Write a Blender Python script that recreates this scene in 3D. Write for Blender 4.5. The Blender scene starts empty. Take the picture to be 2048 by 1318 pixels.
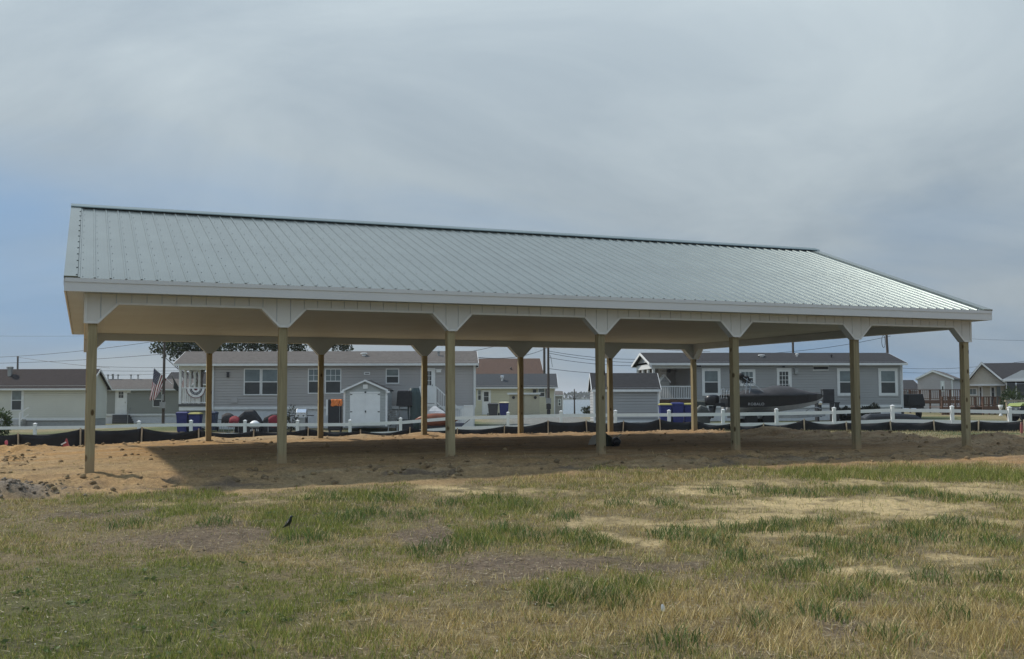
import bpy, bmesh, math, random
import numpy as np
from mathutils import Vector, Matrix
R_ = math.radians
random.seed(7); rng = np.random.default_rng(11)
scene = bpy.context.scene
COL = scene.collection

# ------------------------------------------------------------------ camera, sky, sun, exposure
FPX, PITCH, ROLL, EYE = 2127.3, R_(3.625), R_(-0.17), 1.6
Fv = np.array([0, math.cos(PITCH), math.sin(PITCH)]); R0 = np.array([1., 0, 0]); U0 = np.cross(R0, Fv)
Rv = R0*math.cos(ROLL)+U0*math.sin(ROLL); Uv = U0*math.cos(ROLL)-R0*math.sin(ROLL)
cam = bpy.data.cameras.new('camera'); camo = bpy.data.objects.new('camera', cam); COL.objects.link(camo)
cam.sensor_width = 36; cam.lens = FPX/2048*36; cam.clip_end = 6000; cam.clip_start = .1
camo.matrix_world = Matrix(((Rv[0], Uv[0], -Fv[0], 0), (Rv[1], Uv[1], -Fv[1], 0), (Rv[2], Uv[2], -Fv[2], EYE), (0, 0, 0, 1)))
scene.camera = camo

SUN = Vector((-.788, .352, 1)).normalized()          # direction towards the sun
sl = bpy.data.lights.new('sun', 'SUN'); sl.energy = 3.3; sl.angle = R_(2.4); sl.color = (1, .93, .82)
so = bpy.data.objects.new('sun', sl); COL.objects.link(so)
so.rotation_euler = SUN.to_track_quat('Z', 'Y').to_euler(); so.location = (-20, 10, 40)

wd = bpy.data.worlds.new('World'); scene.world = wd; wd.use_nodes = True
nt = wd.node_tree; nt.nodes.clear(); N = nt.nodes.new; L = nt.links.new
out = N('ShaderNodeOutputWorld'); bg = N('ShaderNodeBackground'); bg.inputs[1].default_value = .085
sky = N('ShaderNodeTexSky'); sky.sky_type = 'NISHITA'; sky.sun_disc = False
sky.sun_elevation = math.asin(SUN.z); sky.sun_rotation = math.atan2(SUN.x, SUN.y)
sky.air_density = 1.0; sky.dust_density = .25; sky.ozone_density = 1.0; sky.altitude = 300
tc = N('ShaderNodeTexCoord'); sep = N('ShaderNodeSeparateXYZ'); L(tc.outputs['Generated'], sep.inputs[0])
zc = N('ShaderNodeMath'); zc.operation = 'MAXIMUM'; L(sep.outputs[2], zc.inputs[0]); zc.inputs[1].default_value = 0
za = N('ShaderNodeMath'); za.operation = 'ADD'; L(zc.outputs[0], za.inputs[0]); za.inputs[1].default_value = .34
dx = N('ShaderNodeMath'); dx.operation = 'DIVIDE'; L(sep.outputs[0], dx.inputs[0]); L(za.outputs[0], dx.inputs[1])
dy = N('ShaderNodeMath'); dy.operation = 'DIVIDE'; L(sep.outputs[1], dy.inputs[0]); L(za.outputs[0], dy.inputs[1])
cb = N('ShaderNodeCombineXYZ'); L(dx.outputs[0], cb.inputs[0]); L(dy.outputs[0], cb.inputs[1])
mp = N('ShaderNodeMapping'); L(cb.outputs[0], mp.inputs[0]); mp.inputs['Rotation'].default_value = (0, 0, R_(-24)); mp.inputs['Scale'].default_value = (.62, 1.0, 1)
mp.inputs['Location'].default_value = (8.4, 7.1, 0)
n1 = N('ShaderNodeTexNoise'); n1.inputs['Scale'].default_value = .8; n1.inputs['Detail'].default_value = 7; n1.inputs['Roughness'].default_value = .5; n1.inputs['Distortion'].default_value = .5
L(mp.outputs[0], n1.inputs['Vector'])
r1 = N('ShaderNodeValToRGB'); L(n1.outputs[0], r1.inputs[0]); r1.color_ramp.elements[0].position = .33; r1.color_ramp.elements[1].position = .56
r1.color_ramp.elements[0].color = (.03, .03, .03, 1); r1.color_ramp.elements[1].color = (.97, .97, .97, 1)
n2 = N('ShaderNodeTexNoise'); n2.inputs['Scale'].default_value = 1.7; n2.inputs['Detail'].default_value = 7; n2.inputs['Distortion'].default_value = .9; n2.inputs['Roughness'].default_value = .6
mp2 = N('ShaderNodeMapping'); L(cb.outputs[0], mp2.inputs[0]); mp2.inputs['Rotation'].default_value = (0, 0, R_(35)); mp2.inputs['Scale'].default_value = (.8, 1.25, 1); mp2.inputs['Location'].default_value = (7.7, 2.2, 0)
L(mp2.outputs[0], n2.inputs['Vector'])
r2 = N('ShaderNodeValToRGB'); L(n2.outputs[0], r2.inputs[0]); r2.color_ramp.elements[0].position = .28; r2.color_ramp.elements[1].position = .68
CG = 1/.085
r2.color_ramp.elements[0].color = (.305*CG/10, .366*CG/10, .415*CG/10, 1); r2.color_ramp.elements[1].color = (.425*CG/10, .488*CG/10, .522*CG/10, 1)
sc = N('ShaderNodeVectorMath'); sc.operation = 'SCALE'; L(r2.outputs[0], sc.inputs[0]); sc.inputs['Scale'].default_value = 10
lv = N('ShaderNodeCombineXYZ'); zl_ = N('ShaderNodeMath'); zl_.operation = 'ADD'; L(zc.outputs[0], zl_.inputs[0]); zl_.inputs[1].default_value = .3
L(sep.outputs[0], lv.inputs[0]); L(sep.outputs[1], lv.inputs[1]); L(zl_.outputs[0], lv.inputs[2]); nv = N('ShaderNodeVectorMath'); nv.operation = 'NORMALIZE'; L(lv.outputs[0], nv.inputs[0]); L(nv.outputs[0], sky.inputs[0])
mx = N('ShaderNodeMix'); mx.data_type = 'RGBA'; L(r1.outputs[0], mx.inputs['Factor']); tn = N('ShaderNodeVectorMath'); tn.operation = 'MULTIPLY'; L(sky.outputs[0], tn.inputs[0]); tn.inputs[1].default_value = (1.0, 1.25, 1.28); L(tn.outputs[0], mx.inputs['A']); L(sc.outputs[0], mx.inputs['B'])
# a thin overcast brightens towards the zenith
gr = N('ShaderNodeMath'); gr.operation = 'MULTIPLY_ADD'; L(zc.outputs[0], gr.inputs[0]); gr.inputs[1].default_value = 1.35; gr.inputs[2].default_value = .77
gs = N('ShaderNodeVectorMath'); gs.operation = 'SCALE'; L(mx.outputs['Result'], gs.inputs[0]); L(gr.outputs[0], gs.inputs['Scale'])
L(gs.outputs[0], bg.inputs[0]); L(bg.outputs[0], out.inputs[0])

scene.view_settings.view_transform = 'Standard'; scene.view_settings.look = 'None'
scene.view_settings.exposure = .15; scene.view_settings.gamma = 1
scene.render.engine = 'CYCLES'; scene.cycles.max_bounces = 6; scene.cycles.transparent_max_bounces = 8

# ------------------------------------------------------------------ geometry of the view (used to survey positions)
def ray(px, py): return Fv+Rv*((px-1024)/FPX)+Uv*((659-py)/FPX)
def at(px, py, Y):
    r = ray(px, py); return r*(Y/r[1])+np.array([0, 0, EYE])
class Fac:
    """A vertical survey plane: facade through (px, Y) turned by ang, ground level zg."""
    def __init__(s, px, Y, ang=0, zg=0):
        s.o = np.array([at(px, 795, Y)[0], Y]); s.a = R_(ang); s.zg = zg
        s.e = np.array([math.cos(s.a), math.sin(s.a)]); s.n = np.array([-math.sin(s.a), math.cos(s.a)])
    def p(s, px, py, v=0):
        r = ray(px, py); o = s.o+s.n*v
        A = np.array([[r[0], -s.e[0]], [r[1], -s.e[1]]]); t, u = np.linalg.solve(A, o)
        return u, t*r[2]+EYE-s.zg
    def u(s, px, v=0): return s.p(px, 795, v)[0]
    def z(s, px, py, v=0): return s.p(px, py, v)[1]
    def world(s, u, v, z): q = s.o+s.e*u+s.n*v; return Vector((q[0], q[1], z+s.zg))

# ------------------------------------------------------------------ mesh builder
class MB:
    def __init__(s): s.v = []; s.f = []
    def add(s, vs, fs):
        b = len(s.v); s.v += [tuple(map(float, q)) for q in vs]; s.f += [tuple(b+i for i in f) for f in fs]; return s
    def box(s, x0, x1, y0, y1, z0, z1):
        if x0 > x1: x0, x1 = x1, x0
        if y0 > y1: y0, y1 = y1, y0
        if z0 > z1: z0, z1 = z1, z0
        return s.add([(x0, y0, z0), (x1, y0, z0), (x1, y1, z0), (x0, y1, z0), (x0, y0, z1), (x1, y0, z1), (x1, y1, z1), (x0, y1, z1)],
              [(0, 3, 2, 1), (4, 5, 6, 7), (0, 1, 5, 4), (1, 2, 6, 5), (2, 3, 7, 6), (3, 0, 4, 7)])
    def prism(s, poly, a, b, axis='y'):
        """poly: 2D polygon, extruded from a to b along axis; y: (x,z)  x: (y,z)  z: (x,y)"""
        n = len(poly)
        A = sum(poly[i][0]*poly[(i+1) % n][1]-poly[(i+1) % n][0]*poly[i][1] for i in range(n))
        if A < 0: poly = poly[::-1]
        if axis == 'y': g = lambda p, t: (p[0], t, p[1])
        elif axis == 'x': g = lambda p, t: (t, p[0], p[1])
        else: g = lambda p, t: (p[0], p[1], t)
        if a > b: a, b = b, a
        vs = [g(p, a) for p in poly]+[g(p, b) for p in poly]
        lo = tuple(range(n)); hi = tuple(range(n, 2*n))
        sides = [(i, (i+1) % n, n+(i+1) % n, n+i) for i in range(n)]
        if axis == 'y': fs = [lo, hi[::-1]]+[q[::-1] for q in sides]
        else: fs = [lo[::-1], hi]+sides
        return s.add(vs, fs)
    def tube(s, pts, r, n=6, cap=True):
        pts = [Vector(p) for p in pts]; rs = r if isinstance(r, (list, tuple)) else [r]*len(pts)
        vs = []; fs = []
        up = Vector((0, 0, 1))
        for i, p in enumerate(pts):
            d = (pts[min(i+1, len(pts)-1)]-pts[max(i-1, 0)]).normalized()
            a = d.cross(up if abs(d.z) < .95 else Vector((1, 0, 0))).normalized(); b = a.cross(d)
            for k in range(n):
                t = 2*math.pi*k/n; vs.append(p+a*math.cos(t)*rs[i]+b*math.sin(t)*rs[i])
        for i in range(len(pts)-1):
            for k in range(n): fs.append((i*n+k, i*n+(k+1) % n, (i+1)*n+(k+1) % n, (i+1)*n+k))
        if cap: fs.append(tuple(range(n))[::-1]); fs.append(tuple(range((len(pts)-1)*n, len(pts)*n)))
        return s.add(vs, fs)
    def bar(s, p, q, w, h):
        """rectangular bar between two points; w horizontal width, h height"""
        p = Vector(p); q = Vector(q); d = (q-p).normalized()
        a = d.cross(Vector((0, 0, 1)))
        a = a.normalized() if a.length > 1e-4 else Vector((1, 0, 0))
        b = a.cross(d).normalized(); a = a*w/2; b = b*h/2
        vs = [p-a-b, p+a-b, p+a+b, p-a+b, q-a-b, q+a-b, q+a+b, q-a+b]
        return s.add(vs, [(0, 1, 2, 3), (7, 6, 5, 4), (0, 4, 5, 1), (1, 5, 6, 2), (2, 6, 7, 3), (3, 7, 4, 0)])
    def loft(s, rings, closed=True):
        n = len(rings[0]); vs = [p for r in rings for p in r]; fs = []
        for i in range(len(rings)-1):
            for k in range(n): fs.append((i*n+k, i*n+(k+1) % n, (i+1)*n+(k+1) % n, (i+1)*n+k))
        if closed: fs.append(tuple(range(n))[::-1]); fs.append(tuple(range((len(rings)-1)*n, len(rings)*n)))
        return s.add(vs, fs)
    def lathe(s, prof, c=(0, 0, 0), n=14, axis='z'):
        rings = []
        for r, h in prof:
            ring = []
            for k in range(n):
                t = 2*math.pi*k/n; a, b = r*math.cos(t), r*math.sin(t)
                ring.append({'z': (c[0]+a, c[1]+b, c[2]+h), 'y': (c[0]+a, c[1]+h, c[2]-b), 'x': (c[0]+h, c[1]+a, c[2]+b)}[axis])
            rings.append(ring)
        return s.loft(rings)
    def mesh(s, name):
        me = bpy.data.meshes.new(name); me.from_pydata(s.v, [], s.f); me.update(); return me
    def build(s, name, mat, parent=None, smooth=False, bevel=0, label=None):
        me = s.mesh(name); me.materials.append(mat)
        if smooth:
            me.polygons.foreach_set('use_smooth', [True]*len(me.polygons))
        o = bpy.data.objects.new(name, me); COL.objects.link(o)
        if parent: o.parent = parent
        if bevel:
            m = o.modifiers.new('bevel', 'BEVEL'); m.width = bevel; m.segments = 2; m.limit_method = 'ANGLE'
        if label: o['label'] = label
        return o
def tag(o, label, cat, group=None, kind=None):
    o['label'] = label; o['category'] = cat
    if group: o['group'] = group
    if kind: o['kind'] = kind
    return o
def thing(name, label, cat, loc=(0, 0, 0), rz=0, group=None):
    o = bpy.data.objects.new(name, None); COL.objects.link(o); o.location = loc; o.rotation_euler = (0, 0, rz); o.empty_display_size = .2
    return tag(o, label, cat, group)
def fthing(F, name, label, cat, u=0, group=None):
    """thing whose local frame is the facade plane F (x along it, y going back, z up from its ground)"""
    return thing(name, label, cat, F.world(0, 0, 0), F.a, group)
def inst(o, parent, loc=(0, 0, 0), rot=(0, 0, 0)):
    c = o.copy(); COL.objects.link(c); c.parent = parent; c.location = loc; c.rotation_euler = rot; return c
def copy_tree(o, parent=None):
    c = o.copy(); COL.objects.link(c); c.parent = parent
    for ch in list(o.children): copy_tree(ch, c)
    return c

# ------------------------------------------------------------------ materials
MATS = {}
def mat(name, col, rough=.7, metal=0, var=.12, scale=6, bump=0, bscale=40, spec=.4, col2=None, stretch=None, trans=0):
    if name in MATS: return MATS[name]
    m = bpy.data.materials.new(name); m.use_nodes = True; t = m.node_tree; b = t.nodes['Principled BSDF']
    b.inputs['Roughness'].default_value = rough; b.inputs['Metallic'].default_value = metal; b.inputs['Specular IOR Level'].default_value = spec
    tcn = t.nodes.new('ShaderNodeTexCoord'); vec = tcn.outputs['Object']
    if stretch:
        mpn = t.nodes.new('ShaderNodeMapping'); t.links.new(vec, mpn.inputs[0]); mpn.inputs['Scale'].default_value = stretch; vec = mpn.outputs[0]
    n = t.nodes.new('ShaderNodeTexNoise'); n.inputs['Scale'].default_value = scale; n.inputs['Detail'].default_value = 5; t.links.new(vec, n.inputs['Vector'])
    r = t.nodes.new('ShaderNodeValToRGB'); t.links.new(n.outputs[0], r.inputs[0])
    r.color_ramp.elements[0].position = .3; r.color_ramp.elements[1].position = .7
    c2 = col2 or tuple(min(1, c*(1+var)) for c in col); c1 = col if col2 else tuple(c*(1-var) for c in col)
    r.color_ramp.elements[0].color = (*c1, 1); r.color_ramp.elements[1].color = (*c2, 1)
    t.links.new(r.outputs[0], b.inputs['Base Color'])
    if bump:
        nb = t.nodes.new('ShaderNodeTexNoise'); nb.inputs['Scale'].default_value = bscale; nb.inputs['Detail'].default_value = 4; t.links.new(vec, nb.inputs['Vector'])
        bm = t.nodes.new('ShaderNodeBump'); bm.inputs['Strength'].default_value = bump; bm.inputs['Distance'].default_value = .02
        t.links.new(nb.outputs[0], bm.inputs['Height']); t.links.new(bm.outputs[0], b.inputs['Normal'])
    MATS[name] = m; return m
def attr_mat(name, rough=.9, trans=0.0, noise=0, bump=0, bscale=60):
    m = bpy.data.materials.new(name); m.use_nodes = True; t = m.node_tree; b = t.nodes['Principled BSDF']
    b.inputs['Roughness'].default_value = rough; b.inputs['Specular IOR Level'].default_value = .25
    a = t.nodes.new('ShaderNodeAttribute'); a.attribute_name = 'col'; cout = a.outputs['Color']
    if noise:
        g = t.nodes.new('ShaderNodeNewGeometry')
        prev = cout
        for sc_, amt in ((2.2, noise*.7), (17, noise), (70, noise)):
            n = t.nodes.new('ShaderNodeTexNoise'); n.inputs['Scale'].default_value = sc_; n.inputs['Detail'].default_value = 6; n.inputs['Roughness'].default_value = .65; t.links.new(g.outputs['Position'], n.inputs['Vector'])
            mr = t.nodes.new('ShaderNodeMapRange'); mr.inputs['From Min'].default_value = .3; mr.inputs['From Max'].default_value = .7
            mr.inputs['To Min'].default_value = 1-amt; mr.inputs['To Max'].default_value = 1+amt; t.links.new(n.outputs[0], mr.inputs[0])
            v = t.nodes.new('ShaderNodeVectorMath'); v.operation = 'SCALE'; t.links.new(prev, v.inputs[0]); t.links.new(mr.outputs[0], v.inputs['Scale']); prev = v.outputs[0]
        cout = prev
    t.links.new(cout, b.inputs['Base Color'])
    if bump:
        g2 = t.nodes.new('ShaderNodeNewGeometry')
        nb = t.nodes.new('ShaderNodeTexNoise'); nb.inputs['Scale'].default_value = bscale; nb.inputs['Detail'].default_value = 6; nb.inputs['Roughness'].default_value = .7; t.links.new(g2.outputs['Position'], nb.inputs['Vector'])
        bm = t.nodes.new('ShaderNodeBump'); bm.inputs['Strength'].default_value = bump; bm.inputs['Distance'].default_value = .05
        t.links.new(nb.outputs[0], bm.inputs['Height']); t.links.new(bm.outputs[0], b.inputs['Normal'])
    if trans:
        tr = t.nodes.new('ShaderNodeBsdfTranslucent'); t.links.new(cout, tr.inputs[0]); ms = t.nodes.new('ShaderNodeMixShader'); ms.inputs[0].default_value = trans
        t.links.new(b.outputs[0], ms.inputs[1]); t.links.new(tr.outputs[0], ms.inputs[2]); t.links.new(ms.outputs[0], t.nodes['Material Output'].inputs[0])
    return m
WHITE = mat('white_vinyl', (.74, .75, .74), .45, var=.05, scale=3)
TRIM = mat('white_trim', (.7, .71, .7), .5, var=.05)
CLAD = mat('cream_steel', (.61, .61, .585), .42, var=.04, scale=1.5, spec=.5)
FASC = mat('white_steel', (.62, .63, .63), .38, var=.03, scale=1.2, spec=.5)
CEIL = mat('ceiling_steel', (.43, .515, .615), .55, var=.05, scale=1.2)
def roof_metal():
    m = mat('galvalume', (.188, .218, .208), .24, .65, var=.14, scale=.8, spec=.5)
    return m
GALV = roof_metal()
GALVD = mat('galvalume_cap', (.22, .27, .265), .4, .7, var=.08, scale=2)
SCREW = mat('screw_steel', (.14, .15, .15), .5, .5)
def post_wood():
    m = bpy.data.materials.new('treated_wood'); m.use_nodes = True; t = m.node_tree; b = t.nodes['Principled BSDF']; b.inputs['Roughness'].default_value = .75; b.inputs['Specular IOR Level'].default_value = .2
    tcn = t.nodes.new('ShaderNodeTexCoord'); oi = t.nodes.new('ShaderNodeObjectInfo')
    va = t.nodes.new('ShaderNodeVectorMath'); va.operation = 'ADD'
    ml = t.nodes.new('ShaderNodeVectorMath'); ml.operation = 'SCALE'; ml.inputs[0].default_value = (13, 7, 29); t.links.new(oi.outputs['Random'], ml.inputs['Scale'])
    t.links.new(tcn.outputs['Object'], va.inputs[0]); t.links.new(ml.outputs[0], va.inputs[1])
    mpn = t.nodes.new('ShaderNodeMapping'); mpn.inputs['Scale'].default_value = (14, 14, .9); t.links.new(va.outputs[0], mpn.inputs[0])
    n = t.nodes.new('ShaderNodeTexNoise'); n.inputs['Scale'].default_value = 1.6; n.inputs['Detail'].default_value = 6; n.inputs['Distortion'].default_value = 1.2; t.links.new(mpn.outputs[0], n.inputs['Vector'])
    r = t.nodes.new('ShaderNodeValToRGB'); t.links.new(n.outputs[0], r.inputs[0]); e = r.color_ramp.elements
    e[0].position = .25; e[0].color = (.245, .205, .12, 1); e[1].position = .75; e[1].color = (.385, .335, .205, 1)
    # knots: stretched voronoi cells, only some of them
    mk = t.nodes.new('ShaderNodeMapping'); mk.inputs['Scale'].default_value = (5.2, 5.2, 2.6); t.links.new(va.outputs[0], mk.inputs[0])
    vo = t.nodes.new('ShaderNodeTexVoronoi'); vo.inputs['Scale'].default_value = 1; t.links.new(mk.outputs[0], vo.inputs['Vector'])
    rk = t.nodes.new('ShaderNodeValToRGB'); t.links.new(vo.outputs['Distance'], rk.inputs[0]); k = rk.color_ramp.elements
    k[0].position = .10; k[0].color = (1, 1, 1, 1); k[1].position = .17; k[1].color = (0, 0, 0, 1)
    mx_ = t.nodes.new('ShaderNodeMix'); mx_.data_type = 'RGBA'; t.links.new(rk.outputs[0], mx_.inputs['Factor']); t.links.new(r.outputs[0], mx_.inputs['A']); mx_.inputs['B'].default_value = (.09, .06, .025, 1)
    br = t.nodes.new('ShaderNodeMapRange'); t.links.new(oi.outputs['Random'], br.inputs[0]); br.inputs['To Min'].default_value = .78; br.inputs['To Max'].default_value = 1.16
    bs = t.nodes.new('ShaderNodeVectorMath'); bs.operation = 'SCALE'; t.links.new(mx_.outputs['Result'], bs.inputs[0]); t.links.new(br.outputs[0], bs.inputs['Scale'])
    # splashed sand near the foot, ragged edge
    sp_ = t.nodes.new('ShaderNodeSeparateXYZ'); t.links.new(tcn.outputs['Object'], sp_.inputs[0]); ns = t.nodes.new('ShaderNodeTexNoise'); ns.inputs['Scale'].default_value = 9; ns.inputs['Detail'].default_value = 5; t.links.new(va.outputs[0], ns.inputs['Vector'])
    ad = t.nodes.new('ShaderNodeMath'); ad.operation = 'MULTIPLY_ADD'; t.links.new(ns.outputs[0], ad.inputs[0]); ad.inputs[1].default_value = -.55; t.links.new(sp_.outputs[2], ad.inputs[2])
    mr = t.nodes.new('ShaderNodeMapRange'); t.links.new(ad.outputs[0], mr.inputs[0]); mr.inputs['From Min'].default_value = -.2; mr.inputs['From Max'].default_value = .02; mr.inputs['To Min'].default_value = .75; mr.inputs['To Max'].default_value = 0
    m2 = t.nodes.new('ShaderNodeMix'); m2.data_type = 'RGBA'; t.links.new(mr.outputs[0], m2.inputs['Factor']); t.links.new(bs.outputs[0], m2.inputs['A']); m2.inputs['B'].default_value = (.33, .24, .14, 1)
    t.links.new(m2.outputs['Result'], b.inputs['Base Color'])
    bm = t.nodes.new('ShaderNodeBump'); bm.inputs['Strength'].default_value = .25; bm.inputs['Distance'].default_value = .01; t.links.new(n.outputs[0], bm.inputs['Height']); t.links.new(bm.outputs[0], b.inputs['Normal'])
    return m
POSTW = post_wood()
GLASS_UP = mat('window_glass_upper', (.16, .19, .19), .12, var=.25, scale=1.5, spec=.6)
GLASS_LO = mat('window_screen_lower', (.055, .06, .062), .35, var=.2, scale=2, spec=.4)
DARK = mat('dark_opening', (.03, .03, .03), .6)
BLACK = mat('black_cover', (.02, .02, .022), .6, bump=.3, bscale=9, var=.3)
BLACKP = mat('black_plastic', (.025, .025, .028), .4)
GREYM = mat('grey_metal', (.32, .33, .33), .4, .7)
CHROME = mat('polished_metal', (.7, .7, .7), .2, .9)
RUBBER = mat('rubber', (.018, .018, .018), .85)
CONC = mat('concrete', (.42, .41, .38), .9, bump=.3)
POLEW = mat('pole_wood', (.075, .06, .05), .9, var=.3, scale=4, stretch=(3, 3, .4))
DECKW = mat('stained_deck', (.125, .07, .048), .75, var=.25, scale=5)
WIRE = mat('wire', (.015, .015, .015), .6)
def shingle(name, c): return mat(name, c, .9, var=.16, scale=5, bump=.4, bscale=30, stretch=(1, 1, 2.5), spec=.2)

# ------------------------------------------------------------------ noise and terrain height
def vnoise(x, y, seed=0):
    xi = np.floor(x).astype(np.int64); yi = np.floor(y).astype(np.int64); xf = x-xi; yf = y-yi
    def h(a, b):
        q = (a*374761393+b*668265263+seed*974634777) & 0x7fffffff
        q = ((q ^ (q >> 13))*1274126177) & 0x7fffffff
        return ((q ^ (q >> 16)) & 0xffff)/65535.
    u = xf*xf*(3-2*xf); v = yf*yf*(3-2*yf)
    return (h(xi, yi)*(1-u)+h(xi+1, yi)*u)*(1-v)+(h(xi, yi+1)*(1-u)+h(xi+1, yi+1)*u)*v
def fbm(x, y, oct=4, seed=0, gain=.5):
    s = 0; a = 1; t = 0
    for i in range(oct):
        s = s+a*vnoise(x*2**i+31.7*i, y*2**i+17.3*i, seed+i*7); t += a; a *= gain
    return s/t
def sstep(a, b, x):
    t = np.clip((x-a)/(b-a), 0, 1); return t*t*(3-2*t)

YAW = R_(21.9118); BAY, PW = 2.9756, 11.387
PO = np.array([.1121*math.cos(YAW)-17.9178*math.sin(YAW), .1121*math.sin(YAW)+17.9178*math.cos(YAW)])
PEX = np.array([math.cos(YAW), math.sin(YAW)]); PEY = np.array([-math.sin(YAW), math.cos(YAW)])
PZ = .45; ZS = EYE+1.1744-PZ
def pav_xy(x, y): q = PO+PEX*x+PEY*y; return q[0], q[1]
ctrl = [(0, 0, 0), (-9, 2, 0), (9, 2, 0), (0, 6, 0), (-5, 8, .02), (5, 8, 0), (0, 11, .07), (-7, 12, .12), (7, 13, .1),
        (-4.9, 15.3, .3), (-8, 14.8, .25), (0, 16.3, .3), (4, 17.5, .34), (8, 19, .35), (12, 20.5, .36), (-20, 12, .1), (20, 14, .2),
        (-12, 20, .2), (-14, 25, .05), (-10, 17, .26), (14, 26, .4), (17, 32, .34), (-20, 28, -.1),
        (-15, 31.3, -.02), (-13, 31.8, .12), (-11, 31.8, .27), (-8, 32.6, .34), (-3, 35, .33), (2, 37, .3), (6, 39.3, .3), (12, 39.3, .3), (18, 38.5, .3), (26, 38, .3),
        (-26, 50, -.75), (-12, 49, -.7), (-5, 47.4, -.6), (0, 46.7, -.25), (8, 45.7, -.05), (20, 44.3, 0), (30, 43, 0), (-45, 52, -.7),
        (-22, 60, -.15), (-10, 60, -.12), (0, 60, -.1), (5, 57, .2), (15, 60, .2), (26, 60, .3), (40, 60, .3), (-33, 75, -.37), (-30, 88, -.5), (-50, 75, -.4),
        (0, 95, 0), (4, 102, -.1), (15, 90, .1), (45, 110, 0), (35, 75, .3), (70, 80, .2), (-70, 90, -.5), (6, 112, -.38), (-30, 112, -.6), (60, 115, -.2)]
for i, z in enumerate([.40, .46, .5, .48, .48, .46, .42]): ctrl.append((*pav_xy(i*BAY, .1), z))
for i, z in enumerate([.35, .42, .44, .47, .47, .48, .47]): ctrl.append((*pav_xy(i*BAY, PW), z))
for i in range(1, 6): ctrl.append((*pav_xy(i*BAY, PW/2), .46))
ctrl = np.array(ctrl); D = np.hypot(ctrl[:, None, 0]-ctrl[None, :, 0], ctrl[:, None, 1]-ctrl[None, :, 1])
phi = lambda r: np.sqrt(r*r+1.5**2)
_w = np.linalg.solve(phi(D)+np.eye(len(D))*1e-3, ctrl[:, 2])
MOUNDS = [  # px, py on ground distance, radius x,y, height
    (-7.1, 14.85, .40, .24, .15), (-6.55, 15.0, .35, .2, .08), (-7.8, 15.0, .5, .3, .16), (-12.9, 27.3, 1.0, .8, .2), (-14.2, 29.0, 1.0, .8, .2), (-13.3, 30.2, .5, .4, .12),
    (7.6, 31.0, .95, .6, .24), (8.9, 30.2, .9, .5, .16), (9.7, 29.2, .6, .4, .1), (10.3, 28.9, .9, .5, .13), (11.5, 25.7, .75, .6, .26), (12.3, 26.2, .7, .6, .16), (10.6, 25.4, .6, .5, .1), (-6.9, 31.6, 1.3, .4, .1), (-4.6, 32.6, .5, .3, .1), (-8.9, 31.4, .4, .3, .1), (-2.7, 33.2, .7, .4, .12), (9.8, 20.6, 1.6, .5, .05), (1.2, 17.6, 1.6, .4, .06), (-2.5, 16.6, 1.3, .35, .06)]
for _i in range(7):                      # backfill left round each post
    for _y in (.09, PW-.09):
        _p = pav_xy(_i*BAY, _y); MOUNDS.append((_p[0]+.05, _p[1]-.08, .32, .28, .05))
def ruts(a, b):
    """tyre ruts left by the machines that graded the pad: depth and mask"""
    m = np.zeros_like(a)
    for c0, amp, fr, ph in ((2.0, .35, .22, 0), (3.75, .35, .22, 0), (6.3, .5, .17, 2), (8.1, .5, .17, 2), (-1.0, .25, .3, 1), (9.9, .3, .25, 4), (-.2, .2, .4, 5)):
        q = b-(c0+amp*np.sin(a*fr+ph)); m = np.maximum(m, np.exp(-(q/.17)**2)*(.55+.45*np.sin(a*21+q*9)))
    m = m*sstep(.35, .6, fbm(a*.4, b*.4, 3, 97)+.08)
    return -.035*m, m
def gz(x, y, fine=True):
    x = np.atleast_1d(np.asarray(x, float)); y = np.atleast_1d(np.asarray(y, float))
    z = np.zeros_like(x); xc = np.clip(x, -90, 90); yc = np.clip(y, -10, 125)
    for (a, b, _), w in zip(ctrl, _w): z += w*phi(np.hypot(xc-a, yc-b))
    z = np.clip(z, -1.2, 1.0)
    for a, b, rx, ry, h in MOUNDS:
        q = ((x-a)/rx)**2+((y-b)/ry)**2; z += h*np.exp(-q)
    lake = sstep(113, 124, y)*(1-sstep(905, 935, y)); z = z*(1-lake)+(-7)*lake
    far = sstep(905, 960, y); z = z*(1-far)+far*(-.5)
    if fine:
        near = 1-sstep(45, 60, np.hypot(x, y-20))
        d = dirt(x, y)
        z += near*((fbm(x*1.3, y*1.3, 3, 3)-.5)*.05*(1-.4*d)+(fbm(x*7, y*7, 3, 5)-.5)*.035)
        px_ = (x-PO[0])*PEX[0]+(y-PO[1])*PEX[1]; py_ = (x-PO[0])*PEY[0]+(y-PO[1])*PEY[1]
        ed = d*(np.exp(-((py_+1.1)/1.0)**2)+sstep(-.2, -1.5, px_)*.9+sstep(16.2, 18.2, px_)*.8+np.exp(-((py_-12.4)/.8)**2)*.6)
        z += near*ed*((fbm(x*3.2, y*3.2, 4, 21, .62)-.5)*.24+(.5-np.abs(fbm(x*4.5, y*4.5, 3, 23)-.5)*4)*.05)
        z += near*d*((fbm(px_*.35+py_*.08, py_*3.5, 3, 41)-.5)*.045+(fbm(px_*.8, py_*7, 3, 43)-.5)*.03)
        z += near*d*ruts(px_, py_)[0]
        hp = np.exp(-(((x+7.2)/.8)**2+((y-14.95)/.38)**2)); z += hp*((fbm(x*6, y*6, 4, 33, .65)-.5)*.22)
    return z
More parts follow.
